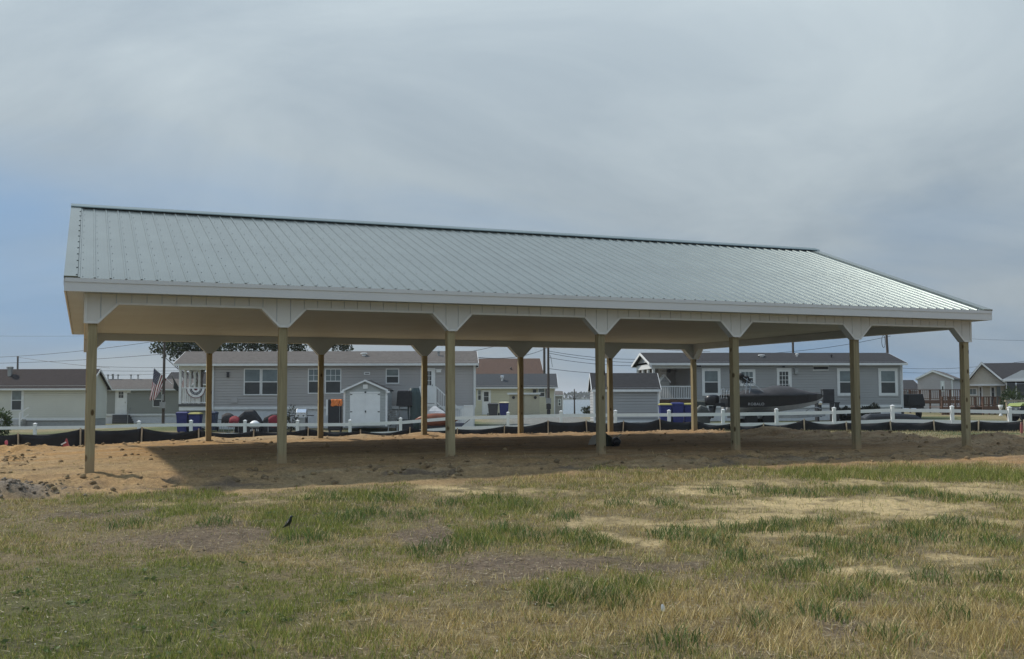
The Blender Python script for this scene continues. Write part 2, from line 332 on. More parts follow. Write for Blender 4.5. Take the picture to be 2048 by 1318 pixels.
# lawn / bare-earth boundary (x, y) from left to right
EDGE = np.array([(-30, 12.6), (-12, 13.2), (-8.6, 13.6), (-7.4, 14.0), (-6.6, 14.4), (-5.3, 14.7), (-3.6, 15.0), (-2.4, 15.5), (-1.0, 16.2), (0.2, 16.8), (1.6, 17.4), (3, 17.7), (4.2, 18.4), (6.0, 19.0), (8.6, 19.5), (10.5, 19.3), (14, 20), (30, 24)])
def edge_y(x): return np.interp(x, EDGE[:, 0], EDGE[:, 1])
def dirt(x, y):
    e = edge_y(x)+(fbm(x*1.1, y*.9, 3, 9)-.5)*1.3
    d = sstep(-.35, .45, y-e)
    back = np.interp(x, [-25, -15, 6.0, 7.2, 13, 30], [31.2, 31.4, 39.4, 33.0, 27.2, 26.0])
    right = 14.2+.22*(y-24)
    d = d*(1-sstep(-.2, .9, y-back))*(1-sstep(-.8, 1.2, x-right)*sstep(25, 28, y))
    return d
def hit(px, py):
    r = ray(px, py); t = np.linspace(4, 120, 4000); X = r[0]*t/r[1]; Z = EYE+r[2]*t/r[1]
    g = gz(X, t, False); i = np.argmax(Z <= g); return X[i], t[i]
# ------------------------------------------------------------------ lawn patches, surveyed on the ground: kind -> ellipses (x, y, rx, ry, strength)
_P = {'G': [(160, 1260, 560, 110, 1), (330, 990, 140, 12, 1), (260, 1160, 250, 40, .7), (640, 1040, 130, 40, .9), (720, 995, 110, 14, .9), (1000, 1020, 130, 22, .9), (960, 1075, 120, 20, .9),
            (1170, 1080, 60, 18, 1), (1180, 1195, 160, 30, .8), (1650, 950, 130, 15, 1), (1900, 948, 200, 17, 1), (1400, 1078, 70, 16, .5), (1560, 1050, 60, 10, .4), (1700, 1102, 110, 14, .6), (1870, 1062, 60, 12, .4), (1700, 985, 160, 8, .3), (330, 1020, 180, 14, .6), (1980, 1085, 60, 14, .6), (1960, 1195, 80, 20, .5), (1040, 1005, 60, 8, .7)],
      'B': [(260, 1085, 110, 12, .6), (520, 1050, 100, 9, .7), (1180, 1120, 120, 14, .8), (980, 1160, 80, 14, .6), (420, 1075, 170, 24, .9), (850, 1070, 70, 26, 1), (1060, 1130, 200, 26, 1), (900, 1150, 60, 26, .7), (180, 1030, 150, 14, .7), (1330, 1140, 70, 14, .8), (1750, 1195, 70, 14, .6), (1690, 1260, 60, 14, .8), (1480, 1150, 60, 14, .5), (640, 1020, 90, 9, .5), (1850, 1110, 60, 8, .6), (2000, 1290, 80, 12, .6), (1440, 1250, 50, 14, .6)],
      'S': [(1350, 1062, 60, 8, .8), (1480, 1042, 80, 7, .9), (1720, 1050, 90, 8, .8), (1830, 1035, 120, 8, .9), (1930, 1120, 90, 7, .7), (1660, 1075, 60, 6, .7), (1090, 985, 90, 6, .6), (1600, 1000, 140, 8, .9), (560, 1000, 70, 4, .5), (920, 978, 90, 11, 1), (1210, 1040, 150, 9, .6), (1380, 1045, 130, 8, .8), (1230, 1078, 80, 10, .9), (1750, 1012, 300, 16, 1), (1420, 985, 110, 11, .9), (1540, 1030, 130, 11, .8), (1780, 1148, 150, 13, 1), (1990, 1150, 90, 10, .6), (1980, 985, 130, 9, .7), (1620, 1110, 30, 14, .9), (640, 990, 60, 6, .5), (280, 1012, 60, 5, .6), (1300, 1005, 150, 8, .6), (1900, 1085, 100, 6, .5), (1560, 1075, 100, 7, .6), (700, 1025, 60, 5, .4), (1500, 965, 150, 8, .6), (1830, 970, 240, 7, .7), (1960, 1040, 110, 9, .8), (1480, 1012, 120, 7, .7), (1300, 1090, 60, 7, .7)],
      'D': [(800, 1150, 130, 34, 1), (1500, 1230, 330, 70, .8), (1850, 1260, 280, 60, .8), (700, 1260, 180, 50, .4), (960, 1270, 250, 50, .6), (1200, 960, 260, 10, .6), (1700, 1160, 120, 18, .5), (560, 1130, 160, 24, .5), (1950, 1010, 100, 20, .4)]}
PATCH = {}
for k, L_ in _P.items():
    PATCH[k] = []
    for px, py, rx, ry, s in L_:
        X, Y = hit(px, py); Y1 = hit(px, py-ry)[1]; Y2 = hit(px, py+ry)[1]
        PATCH[k].append((X, Y, rx*Y/FPX, max(.18, abs(Y1-Y2)/2), s))
def field(k, x, y):
    wx = (fbm(x*1.7, y*1.7, 4, 51)-.5)*.9; wy = (fbm(x*1.7+9, y*1.7+4, 4, 53)-.5)*1.1
    f = np.zeros_like(x)
    for a, b, rx, ry, s in PATCH[k]:
        q = np.sqrt(((x-a+wx)/rx)**2+((y-b+wy)/ry)**2); f = np.maximum(f, s*(1-sstep(.45, 1.25, q)))
    return f
def mixc(c, d, t): return c*(1-t[:, None])+np.asarray(d)[None, :]*t[:, None]

# ------------------------------------------------------------------ ground sheet
def axis_pts(lo, hi, fine, far_lo, far_hi, grow):
    a = list(np.arange(lo, hi+1e-6, fine)); s = fine; v = hi
    while v < far_hi: s = min(s*grow, 160); v += s; a.append(v)
    s = fine; v = lo; b = []
    while v > far_lo: s = min(s*grow, 160); v -= s; b.append(v)
    return np.array(b[::-1]+a)
gx = axis_pts(-15, 17.5, .105, -3200, 3200, 1.16); gy = axis_pts(5, 21.5, .085, -400, 21.6, 1.2)
gy = np.concatenate([gy[gy <= 21.5], np.arange(21.65, 41, .16)]); t_ = gy[-1]; s_ = .16
while t_ < 3000:
    s_ = min(s_*1.1, 1.2 if t_ < 70 else (3.0 if t_ < 135 else 90)); t_ += s_; gy = np.append(gy, t_)
GX, GY = np.meshgrid(gx, gy); X = GX.ravel(); Y = GY.ravel(); Z = gz(X, Y)
d = dirt(X, Y); S, B, G, Dd = (field(k, X, Y) for k in 'SBGD')
n1_ = fbm(X*.9, Y*.9, 4, 61); n2_ = fbm(X*4, Y*4, 4, 63)
c = np.tile(np.array([.185, .145, .075]), (len(X), 1))
c = mixc(c, (.095, .10, .035), np.clip(G*.8+.25*sstep(.5, .7, n1_), 0, 1))
c = mixc(c, (.28, .215, .105), Dd*.7); c = mixc(c, (.155, .115, .08), B*.95)
c = mixc(c, (.50, .385, .20), np.clip(S*1.1*sstep(.25, .5, n2_), 0, 1))
px_ = (X-PO[0])*PEX[0]+(Y-PO[1])*PEX[1]; py_ = (X-PO[0])*PEY[0]+(Y-PO[1])*PEY[1]
ds = np.tile(np.array([.35, .245, .125]), (len(X), 1))
ds = mixc(ds, (.36, .215, .085), sstep(2.0, 5.5, py_)*sstep(8, 1, px_)*sstep(.3, .6, fbm(px_*.25, py_*1.6, 4, 71)+.15))
ds = mixc(ds, (.325, .20, .092), sstep(3, 9, px_))
ds = mixc(ds, (.38, .245, .115), (1-sstep(.2, 2.4, np.abs(py_+.7)))*sstep(.35, .6, n1_+.1))
ds = mixc(ds, (.19, .135, .085), sstep(.56, .7, fbm(X*2.1, Y*2.1, 4, 73))*np.exp(-((py_+1.6)/1.1)**2))
ds = mixc(ds, (.23, .195, .155), np.clip(1.4*np.exp(-(((X+7.2)/.75)**2+((Y-14.9)/.34)**2)), 0, 1))
ds = mixc(ds, (.29, .185, .095), sstep(17.6, 18.8, px_)*.7)
st_ = sstep(.54, .68, fbm(px_*.30+py_*.07, py_*4.2, 4, 75, .6)); ds = mixc(ds, (.20, .14, .08), st_*.55*sstep(-1.5, .5, py_))
ds = mixc(ds, (.41, .30, .17), sstep(.56, .7, fbm(px_*.22, py_*3.1, 4, 77))*.5)
ds = mixc(ds, (.21, .14, .075), ruts(px_, py_)[1]*.6)
c = c*(1-d[:, None])+ds*d[:, None]
# behind the silt fence: straw-coloured verge, gravel drive, lawns by the houses
bk = np.interp(X, [-25, -15, 6.0, 7.2, 13, 30], [31.2, 31.4, 39.4, 33.0, 27.2, 26.0]); beh = sstep(-.2, .6, Y-bk)
vc = np.tile(np.array([.22, .185, .10]), (len(X), 1)); vc = mixc(vc, (.10, .115, .045), sstep(.45, .6, fbm(X*.35, Y*.35, 3, 81)))
road = sstep(49.5, 51, Y)*(1-sstep(56, 58.5, Y)); vc = mixc(vc, (.205, .205, .195), road*sstep(-18, -14, X))
vc = mixc(vc, (.18, .18, .165), sstep(58, 62, Y)*sstep(-3, 1, X)*(1-sstep(4, 6, X))*(1-sstep(84, 92, Y)))
c = c*(1-beh[:, None])+vc*beh[:, None]
c = mixc(c, (.09, .115, .04), sstep(100, 108, Y)); c = mixc(c, (.04, .05, .03), sstep(120, 124, Y))
nx, ny = len(gx), len(gy)
idx = np.arange(nx*ny).reshape(ny, nx); q = np.stack([idx[:-1, :-1], idx[:-1, 1:], idx[1:, 1:], idx[1:, :-1]], -1).reshape(-1, 4)
def fast_mesh(name, verts, loops, nper, cols=None, smooth=False):
    me = bpy.data.meshes.new(name); nf = len(loops)//nper
    me.vertices.add(len(verts)); me.vertices.foreach_set('co', np.asarray(verts, np.float32).ravel())
    me.loops.add(len(loops)); me.loops.foreach_set('vertex_index', np.asarray(loops, np.int32).ravel())
    me.polygons.add(nf); me.polygons.foreach_set('loop_start', np.arange(0, nf*nper, nper, dtype=np.int32))
    try: me.polygons.foreach_set('loop_total', np.full(nf, nper, np.int32))
    except Exception: pass
    if smooth: me.polygons.foreach_set('use_smooth', np.ones(nf, bool))
    me.update(calc_edges=True)
    if cols is not None:
        a = me.color_attributes.new('col', 'FLOAT_COLOR', 'POINT')
        a.data.foreach_set('color', np.concatenate([cols, np.ones((len(cols), 1))], 1).astype(np.float32).ravel())
    return me
def link(name, me, m):
    me.materials.append(m); o = bpy.data.objects.new(name, me); COL.objects.link(o); return o
GMAT = attr_mat('earth', .95, noise=.3, bump=.8, bscale=34)
go = link('ground', fast_mesh('ground', np.stack([X, Y, Z], 1), q.ravel(), 4, np.clip(c, 0, 1), True), GMAT); go['kind'] = 'structure'
# lake
wm = bpy.data.materials.new('lake_water'); wm.use_nodes = True; b_ = wm.node_tree.nodes['Principled BSDF']
b_.inputs['Base Color'].default_value = (.10, .14, .16, 1); b_.inputs['Roughness'].default_value = .18
nn = wm.node_tree.nodes.new('ShaderNodeTexNoise'); nn.inputs['Scale'].default_value = .9; nn.inputs['Detail'].default_value = 4; gg = wm.node_tree.nodes.new('ShaderNodeNewGeometry')
wm.node_tree.links.new(gg.outputs['Position'], nn.inputs['Vector']); bb = wm.node_tree.nodes.new('ShaderNodeBump'); bb.inputs['Strength'].default_value = .35; bb.inputs['Distance'].default_value = .2
wm.node_tree.links.new(nn.outputs[0], bb.inputs['Height']); wm.node_tree.links.new(bb.outputs[0], b_.inputs['Normal'])
wo = MB().add([(-3000, 114, -.95), (3000, 114, -.95), (3000, 950, -.95), (-3000, 950, -.95)], [(0, 1, 2, 3)]).build('lake_water', wm); wo['kind'] = 'structure'

# ------------------------------------------------------------------ leaves
LEAFM = attr_mat('leaves', .6, trans=.35)
def leaf_quads(P, size, cols, flat=0.0, seed=1, wide=.55):
    """many leaf-sized faces: P centres, size per leaf, colour per leaf"""
    r = np.random.default_rng(seed); n = len(P)
    a = r.normal(size=(n, 3)); a[:, 2] *= 1-flat; a /= np.linalg.norm(a, axis=1)[:, None]
    b = r.normal(size=(n, 3)); b -= a*(a*b).sum(1)[:, None]; b /= np.linalg.norm(b, axis=1)[:, None]
    s = size[:, None]; V = np.stack([P-a*s*.5, P+b*s*wide*.5, P+a*s*.5, P-b*s*wide*.5], 1).reshape(-1, 3)
    return V, np.arange(n*4), np.repeat(cols, 4, 0)
def crown_object(name, P, size, cols, parent, seed=1, wide=.6):
    V, Lp, C_ = leaf_quads(P, size, cols, seed=seed, wide=wide)
    o = link(name, fast_mesh(name, V, Lp, 4, np.clip(C_, 0, 1)), LEAFM); o.parent = parent; return o
def tree(name, label, base, height, clumps, nleaf, leaf, col, seed, trunk_r=.18, group=None):
    """clumps: list of (dx, dy, dz, r) relative to the base"""
    t = thing(name, label, 'tree', base, 0, group); r = np.random.default_rng(seed); m = MB()
    top = Vector((0, 0, height*.62)); m.tube([(0, 0, -.3), (.05, 0, height*.3), top], [trunk_r, trunk_r*.75, trunk_r*.45], 8)
    for a, b, cc, rr in clumps:
        st = Vector((0, 0, height*random.uniform(.3, .6))); en = Vector((a, b, cc)); mid = (st+en)/2+Vector((0, 0, -.15*height*.2))
        m.tube([st, mid, en], [trunk_r*.3, trunk_r*.16, trunk_r*.05], 5)
    m.build('trunk', POLEW, t)
    P = []; Cc = []
    for a, b, cc, rr in clumps:
        n = int(nleaf*rr**2/sum(q[3]**2 for q in clumps)); u = r.normal(size=(n, 3)); u /= np.linalg.norm(u, axis=1)[:, None]
        rad = rr*(.35+.65*r.random(n)**.5)*(1+.35*(r.random(n)-.5)); p = u*rad[:, None]*np.array([1, 1, .8])
        sub = r.random(n)  # drop leaves in noise holes so the outline breaks up
        hole = vnoise(p[:, 0]/rr*3+a*5, p[:, 2]/rr*3+p[:, 1]/rr*2, seed); keep = hole > .36
        P.append((p+np.array([a, b, cc]))[keep]); Cc.append((np.array(col)[None, :]*(.6+.8*r.random(n))[:, None])[keep])
    P = np.concatenate(P); Cc = np.concatenate(Cc)
    crown_object('crown', P, leaf*(.6+.8*r.random(len(P))), Cc, t, seed); return t
def shrub(name, label, base, rx, rz, n, leaf, col, seed, cat='shrub', group=None, ry=None, stems=6):
    t = thing(name, label, cat, base, 0, group); r = np.random.default_rng(seed); ry = ry or rx
    u = r.normal(size=(n, 3)); u /= np.linalg.norm(u, axis=1)[:, None]; rad = .3+.75*r.random(n)**.6
    p = u*rad[:, None]*np.array([rx, ry, rz*.55])+np.array([0, 0, rz*.5]); p[:, 2] = np.maximum(p[:, 2], .03)
    lump = 1+.5*(vnoise(p[:, 0]/rx*2.2+seed, p[:, 2]/rz*2.2, seed)-.5); p[:, :2] *= lump[:, None]; p[:, 2] *= lump
    crown_object('crown', p, leaf*(.6+.8*r.random(n)), np.array(col)[None, :]*(.6+.8*r.random(n))[:, None], t, seed, .45)
    m = MB()
    for i in range(stems):
        a = r.random()*6.28; m.tube([(0, 0, -.05), (rx*.3*math.cos(a), ry*.3*math.sin(a), rz*.4), (rx*.6*math.cos(a), ry*.6*math.sin(a), rz*.75)], [.02, .014, .006], 4)
    m.build('stem', POLEW, t); return t
# ------------------------------------------------------------------ the pavilion
PV = thing('pavilion', 'long open pavilion with galvanised metal gable roof on square timber posts', 'pavilion', (PO[0], PO[1], PZ), YAW)
HW, CE, SL, OV, GO = .076, .1122, .3728, .3037, .4035
zh, zf, ze, zr = ZS+.3063, ZS+.4775, ZS+.6847, ZS+2.7839
LEN = 6*BAY; XL, XR = -GO, LEN+GO; slope = math.atan2(zr-ze, PW/2+OV); SLEN = math.hypot(zr-ze, PW/2+OV)
def prof_pts(cent, end):
    """bottom line of a header: flat at the posts, 45 degree brackets, straight between"""
    pts = []
    for i, cx in enumerate(cent):
        if i > 0: pts += [(cx-SL, zh), (cx-HW, ZS)]
        else: pts += [(cx-end, ZS)]
        if i < len(cent)-1: pts += [(cx+HW, ZS), (cx+SL, zh)]
        else: pts += [(cx+end, ZS)]
    return pts
FP = prof_pts([i*BAY for i in range(7)], CE); EP = prof_pts([.09, PW-.09], CE)
def bot(P_, x):
    return float(np.interp(x, [p[0] for p in P_], [p[1] for p in P_]))
def header(P_, a, b, axis, name='header'):
    n = len(P_)
    for i in range(0, n-1, 4):          # one mesh for each bay, split at the post centres
        pass
    cents = [(P_[i][0]+P_[i+1][0])/2 for i in range(0, n, 4)] if axis == 'y' else [P_[0][0], P_[-1][0]]
    cuts = [P_[0][0]]+([i*BAY for i in range(1, 6)] if axis == 'y' else [])+[P_[-1][0]]
    for x0, x1 in zip(cuts[:-1], cuts[1:]):
        lo = [(x0, bot(P_, x0))]+[p for p in P_ if x0+1e-6 < p[0] < x1-1e-6]+[(x1, bot(P_, x1))]
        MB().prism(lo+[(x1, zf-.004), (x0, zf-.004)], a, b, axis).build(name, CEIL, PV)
def boards(P_, a, b, axis, step=.2286, gap=.009):
    x = P_[0][0]; end = P_[-1][0]
    while x < end-.03:
        x1 = min(x+step-gap, end)
        lo = [(x, bot(P_, x))]+[p for p in P_ if x+1e-6 < p[0] < x1-1e-6]+[(x1, bot(P_, x1))]
        MB().prism([(q[0], q[1]+.004) for q in lo]+[(x1, zf-.004), (x, zf-.004)], a, b, axis).build('cladding_board', CLAD, PV); x += step
def edge_trim(P_, a, axis, sgn):
    """narrow channel along the lower edge, one strip for each straight run"""
    for (x0, z0), (x1, z1) in zip(P_[:-1], P_[1:]):
        L_ = math.hypot(x1-x0, z1-z0); nx_, nz_ = -(z1-z0)/L_, (x1-x0)/L_; w = .03
        poly = [(x0+nx_*-.004, z0+nz_*-.004), (x1+nx_*-.004, z1+nz_*-.004), (x1+nx_*w, z1+nz_*w), (x0+nx_*w, z0+nz_*w)]
        MB().prism(poly, a, a+sgn*.007, axis).build('edge_trim', TRIM, PV)
header(FP, .002, .17, 'y'); header(FP, PW-.17, PW-.002, 'y')
boards(FP, -.014, .001, 'y'); boards(FP, PW-.001, PW+.014, 'y')
edge_trim(FP, -.0145, 'y', -1); edge_trim(FP, PW+.0145, 'y', 1)
EPi = [(.172, bot(EP, .172))]+[p for p in EP if .172 < p[0] < PW-.172]+[(PW-.172, bot(EP, PW-.172))]
for xa, xb, sg in ((-CE+.002, -CE+.17, -1), (LEN+CE-.17, LEN+CE-.002, 1)):
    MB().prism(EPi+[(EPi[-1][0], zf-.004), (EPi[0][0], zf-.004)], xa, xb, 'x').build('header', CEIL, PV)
boards(EP, -CE-.014, -CE+.001, 'x'); boards(EP, LEN+CE-.001, LEN+CE+.014, 'x')
edge_trim(EP, -CE-.0145, 'x', -1); edge_trim(EP, LEN+CE+.0145, 'x', 1)
for x in (-CE, LEN+CE):
    for y in (0, PW):
        MB().box(x-.022, x+.022, y-.022, y+.022, ZS-.002, zf-.006).build('corner_trim', TRIM, PV)
# inside: a slim cornice where ceiling and header meet
for y0, y1 in ((.172, .20), (PW-.20, PW-.172)): MB().box(.06, LEN-.06, y0, y1, zf-.05, zf-.006).build('cornice', CEIL, PV)
for x0, x1 in ((-CE+.172, -CE+.2), (LEN+CE-.2, LEN+CE-.172)): MB().box(x0, x1, .203, PW-.203, zf-.05, zf-.006).build('cornice', CEIL, PV)
# posts
post0 = MB().box(-.07, .07, -.07, .07, -.75, ZS+.1).build('post', POSTW, PV, bevel=.006); first = True
for y in (.09, PW-.09):
    for i in range(7):
        p = post0 if first else inst(post0, PV); first = False
        p.location = (i*BAY+random.uniform(-.006, .006), y, 0); p.rotation_euler = (random.uniform(-.003, .003), random.uniform(-.003, .003), random.choice([0, 1, 2, 3])*math.pi/2)
# ceiling and soffit as steel liner panels, each 0.91 m wide
x = XL+.012; pan = None; Wc = .9144
k = 0
while x < XR-.02:
    x1 = min(x+Wc, XR-.012)
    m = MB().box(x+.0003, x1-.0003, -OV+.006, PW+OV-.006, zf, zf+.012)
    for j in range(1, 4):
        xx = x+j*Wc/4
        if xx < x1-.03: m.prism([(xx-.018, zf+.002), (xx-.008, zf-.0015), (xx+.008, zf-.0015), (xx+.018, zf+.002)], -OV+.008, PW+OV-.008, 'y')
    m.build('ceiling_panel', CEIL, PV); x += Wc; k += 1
# fascia boards and drip edges
for y0, y1 in ((-OV-.022, -OV+.004), (PW+OV-.004, PW+OV+.022)):
    MB().box(XL-.003, XR+.003, y0, y1, zf-.012, ze-.035).build('fascia', FASC, PV)
    s = -1 if y0 < 0 else 1; yc = -OV-.022 if s < 0 else PW+OV+.022
    MB().box(XL-.006, XR+.006, yc-(.012 if s < 0 else 0), yc+(0 if s < 0 else .012), ze-.075, ze-.012).build('drip_edge', FASC, PV)
for x0, x1 in ((XL-.02, XL+.004), (XR-.004, XR+.02)):
    g = [(-OV-.02, zf-.010), (PW+OV+.02, zf-.010), (PW+OV+.02, ze-.02), (PW/2, zr-.03), (-OV-.02, ze-.02)]
    MB().prism(g, x0, x1, 'x').build('gable_panel', FASC, PV)
    for j in range(1, 50):
        y = -OV+j*.2286; zt = min(ze+(y+OV)*math.tan(slope), ze+(PW+OV-y)*math.tan(slope))-.06
        if zt > zf+.05: MB().box(x0-.005, x1+.005, y-.008, y+.008, zf, zt).build('gable_rib', FASC, PV)
# roof panels
def panel_profile():
    pr = [(0, 0)]
    for j in range(4):
        c0 = .03+j*.2286
        pr += [(c0-.019, 0), (c0-.012, .014), (c0+.012, .014), (c0+.019, 0)]
        for q in (.09, .138): pr += [(c0+q-.012, 0), (c0+q-.006, .0011), (c0+q+.006, .0011), (c0+q+.012, 0)]
    pr += [(.9144-.0005, 0)]
    return pr
pp = panel_profile(); m = MB(); n = len(pp); L1 = SLEN+.03
m.add([(a, -.035, h) for a, h in pp]+[(a, L1-.035, h) for a, h in pp], [(i, i+1, n+i+1, n+i) for i in range(n-1)])
m.add([(a, -.035, h-.004) for a, h in pp]+[(a, L1-.035, h-.004) for a, h in pp], [(n+i, n+i+1, i+1, i) for i in range(n-1)])
m.add([(a, -.035, h) for a, h in pp]+[(a, -.035, h-.004) for a, h in pp], [(n+i, n+i+1, i+1, i) for i in range(n-1)])
rp0 = m.build('roof_panel', GALV, PV); firstp = True; NP = 20; X0 = -.2166-.03
for side in (0, 1):
    for i in range(NP):
        o = rp0 if firstp else inst(rp0, PV); firstp = False
        tilt = random.uniform(-.0002, .0002)
        if side == 0: o.location = (X0+i*.9144, -OV, ze); o.rotation_euler = (slope+tilt, 0, 0)
        else: o.location = (X0+(i+1)*.9144, PW+OV, ze); o.rotation_euler = (slope+tilt, 0, math.pi)
def on_roof(x, s, h, side=0):
    y = -OV+s*math.cos(slope)-h*math.sin(slope); z = ze+s*math.sin(slope)+h*math.cos(slope)
    return (x, y if side == 0 else PW-y, z)
# under-deck so that no light leaks through the laps
for side in (0, 1):
    q = [on_roof(XL+.02, .0, -.012, side), on_roof(XR-.02, .0, -.012, side), on_roof(XR-.02, SLEN-.01, -.012, side), on_roof(XL+.02, SLEN-.01, -.012, side)]
    q2 = [(a, b, z-.02) for a, b, z in q]
    MB().add(q+q2, [(0, 1, 2, 3), (7, 6, 5, 4), (0, 4, 5, 1), (1, 5, 6, 2), (2, 6, 7, 3), (3, 7, 4, 0)]).build('roof_deck', CEIL, PV)
# rake trims
for side in (0, 1):
    for xa, xb in ((XL-.028, X0+.012), (X0+NP*.9144-.012, XR+.028)):
        out_ = xa if xa < 5 else xb; d_ = .02
        pts = []
        for s in (-.03, SLEN-.02):
            pts += [on_roof(xa, s, .026, side), on_roof(xb, s, .026, side), on_roof(xb, s, .004, side), on_roof(xa, s, .004, side)]
        MB().add(pts, [(0, 1, 2, 3), (7, 6, 5, 4), (0, 4, 5, 1), (1, 5, 6, 2), (2, 6, 7, 3), (3, 7, 4, 0)]).build('rake_trim', GALV, PV)
        x2 = (XL-.028, XL-.021) if xa < 5 else (XR+.021, XR+.028); pts = []
        for s in (-.03, SLEN-.02):
            pts += [on_roof(x2[0], s, .025, side), on_roof(x2[1], s, .025, side), on_roof(x2[1], s, -.13, side), on_roof(x2[0], s, -.13, side)]
        MB().add(pts, [(0, 1, 2, 3), (7, 6, 5, 4), (0, 4, 5, 1), (1, 5, 6, 2), (2, 6, 7, 3), (3, 7, 4, 0)]).build('rake_face', FASC, PV)
# ridge cap in lengths of 3.05 m, standing on the ribs
x = XL-.03
while x < XR+.02:
    x1 = min(x+3.05, XR+.03); m = MB(); w = .19
    for side in (0, 1):
        pts = []
        for xx in (x, x1):
            pts += [on_roof(xx, SLEN-w, .052, side), on_roof(xx, SLEN+.02, .060, side), on_roof(xx, SLEN+.02, .056, side), on_roof(xx, SLEN-w, .048, side)]
        m.add(pts, [(0, 1, 5, 4), (1, 2, 6, 5), (2, 3, 7, 6), (3, 0, 4, 7), (0, 3, 2, 1), (4, 5, 6, 7)])
        pts = []
        for xx in (x, x1):                       # turned-down lip
            pts += [on_roof(xx, SLEN-w-.014, .036, side), on_roof(xx, SLEN-w, .0522, side), on_roof(xx, SLEN-w+.004, .050, side), on_roof(xx, SLEN-w-.006, .034, side)]
        m.add(pts, [(0, 1, 5, 4), (1, 2, 6, 5), (2, 3, 7, 6), (3, 0, 4, 7), (0, 3, 2, 1), (4, 5, 6, 7)])
    m.build('ridge_cap', GALVD, PV); mv = MB()
    for side in (0, 1):
        pts = []
        for xx in (max(x, XL+.03), min(x1, XR-.03)): pts += [on_roof(xx, SLEN-w+.03, -.004, side), on_roof(xx, SLEN-w+.03, .046, side), on_roof(xx, SLEN-w+.07, .046, side), on_roof(xx, SLEN-w+.07, -.004, side)]
        mv.add(pts, [(0, 1, 5, 4), (1, 2, 6, 5), (2, 3, 7, 6), (3, 0, 4, 7), (0, 3, 2, 1), (4, 5, 6, 7)])
    mv.build('ridge_vent', mat('vent_foam', (.045, .055, .054), .9), PV); x += 3.05
# roof screws: rows at every purlin, beside every rib
m = MB()
for side in (0, 1):
    for i in range(NP*4):
        xr = X0+.03+i*.2286
        for r_ in range(11):
            s = .06+r_*.6; cx_, cy_, cz_ = on_roof(xr+.05+random.uniform(-.006, .006), s+random.uniform(-.012, .012), .001, side)
            rr = .009
            vs = [(cx_+rr*math.cos(k*1.2566), cy_+rr*math.sin(k*1.2566), cz_+.001+(1 if side == 0 else -1)*rr*math.sin(k*1.2566)*math.tan(slope)) for k in range(5)]+[(cx_, cy_, cz_+.011)]
            m.add(vs, [(k, (k+1) % 5, 5) for k in range(5)])
sco = m.build('roof_screws', SCREW, PV); sco['kind'] = 'stuff'
# screws on the left rake trim
m = MB()
for r_ in range(13):
    a, b2, c2 = on_roof(X0+.0, .06+r_*.51, .027); m.box(a-.016, a+.010, b2-.008, b2+.008, c2-.002, c2+.007)
sco2 = m.build('trim_screws', SCREW, PV); sco2['kind'] = 'stuff'
# soffit vents seen as a dotted line behind the front fascia
for i in range(62):
    xx = XL+.3+i*.3
    if xx < XR-.2: MB().box(xx, xx+.09, -OV+.05, -OV+.075, zf-.0035, zf+.001).build('soffit_vent', SCREW, PV)
# ------------------------------------------------------------------ fences
def g1(x, y): return float(gz(x, y, False)[0])
FY = lambda px: 50-5.6*px/2048
_fp = [(-34, 853.5), (70, 852.5), (174, 851.5), (278, 848), (382, 846.5), (490, 846.5), (595, 846.5), (700, 846), (801, 842), (905, 833.5), (1016, 830.5), (1122, 828), (1231, 827), (1338, 826.5), (1446, 825.5), (1553, 824), (1668, 821.5), (1785, 817), (1904, 818.5), (2019, 820.5), (2134, 822)]
fpts = []
for px, py in _fp: q = at(px, py, FY(px)); fpts.append(Vector((q[0], q[1], q[2])))
RF = thing('rail_fence', 'white vinyl two-rail fence running behind the silt fence', 'fence', (0, fpts[10].y, 0)); fo = Vector((0, fpts[10].y, 0))
for i, p in enumerate(fpts):
    q = p-fo; m = MB(); w = .066; gzz = g1(p.x, p.y)
    m.box(q.x-w, q.x+w, q.y-w, q.y+w, min(gzz, q.z-.8)-.1, q.z+.10)
    po = m.build('fence_post', WHITE, RF, bevel=.006)
    c_ = MB().add([(q.x-w-.012, q.y-w-.012, q.z+.10), (q.x+w+.012, q.y-w-.012, q.z+.10), (q.x+w+.012, q.y+w+.012, q.z+.10), (q.x-w-.012, q.y+w+.012, q.z+.10),
                   (q.x-w-.012, q.y-w-.012, q.z+.122), (q.x+w+.012, q.y-w-.012, q.z+.122), (q.x+w+.012, q.y+w+.012, q.z+.122), (q.x-w-.012, q.y+w+.012, q.z+.122), (q.x, q.y, q.z+.165)],
                  [(0, 3, 2, 1), (0, 1, 5, 4), (1, 2, 6, 5), (2, 3, 7, 6), (3, 0, 4, 7), (4, 5, 8), (5, 6, 8), (6, 7, 8), (7, 4, 8)]).build('post_cap', WHITE, po)
    if i:
        a = fpts[i-1]-fo; d_ = (q-a).normalized(); a2, b2 = a+d_*.068, q-d_*.068
        for dz in (-.07, -.52): MB().bar((a2.x, a2.y, a2.z+dz), (b2.x, b2.y, b2.z+dz), .045, .14).build('rail', WHITE, RF)
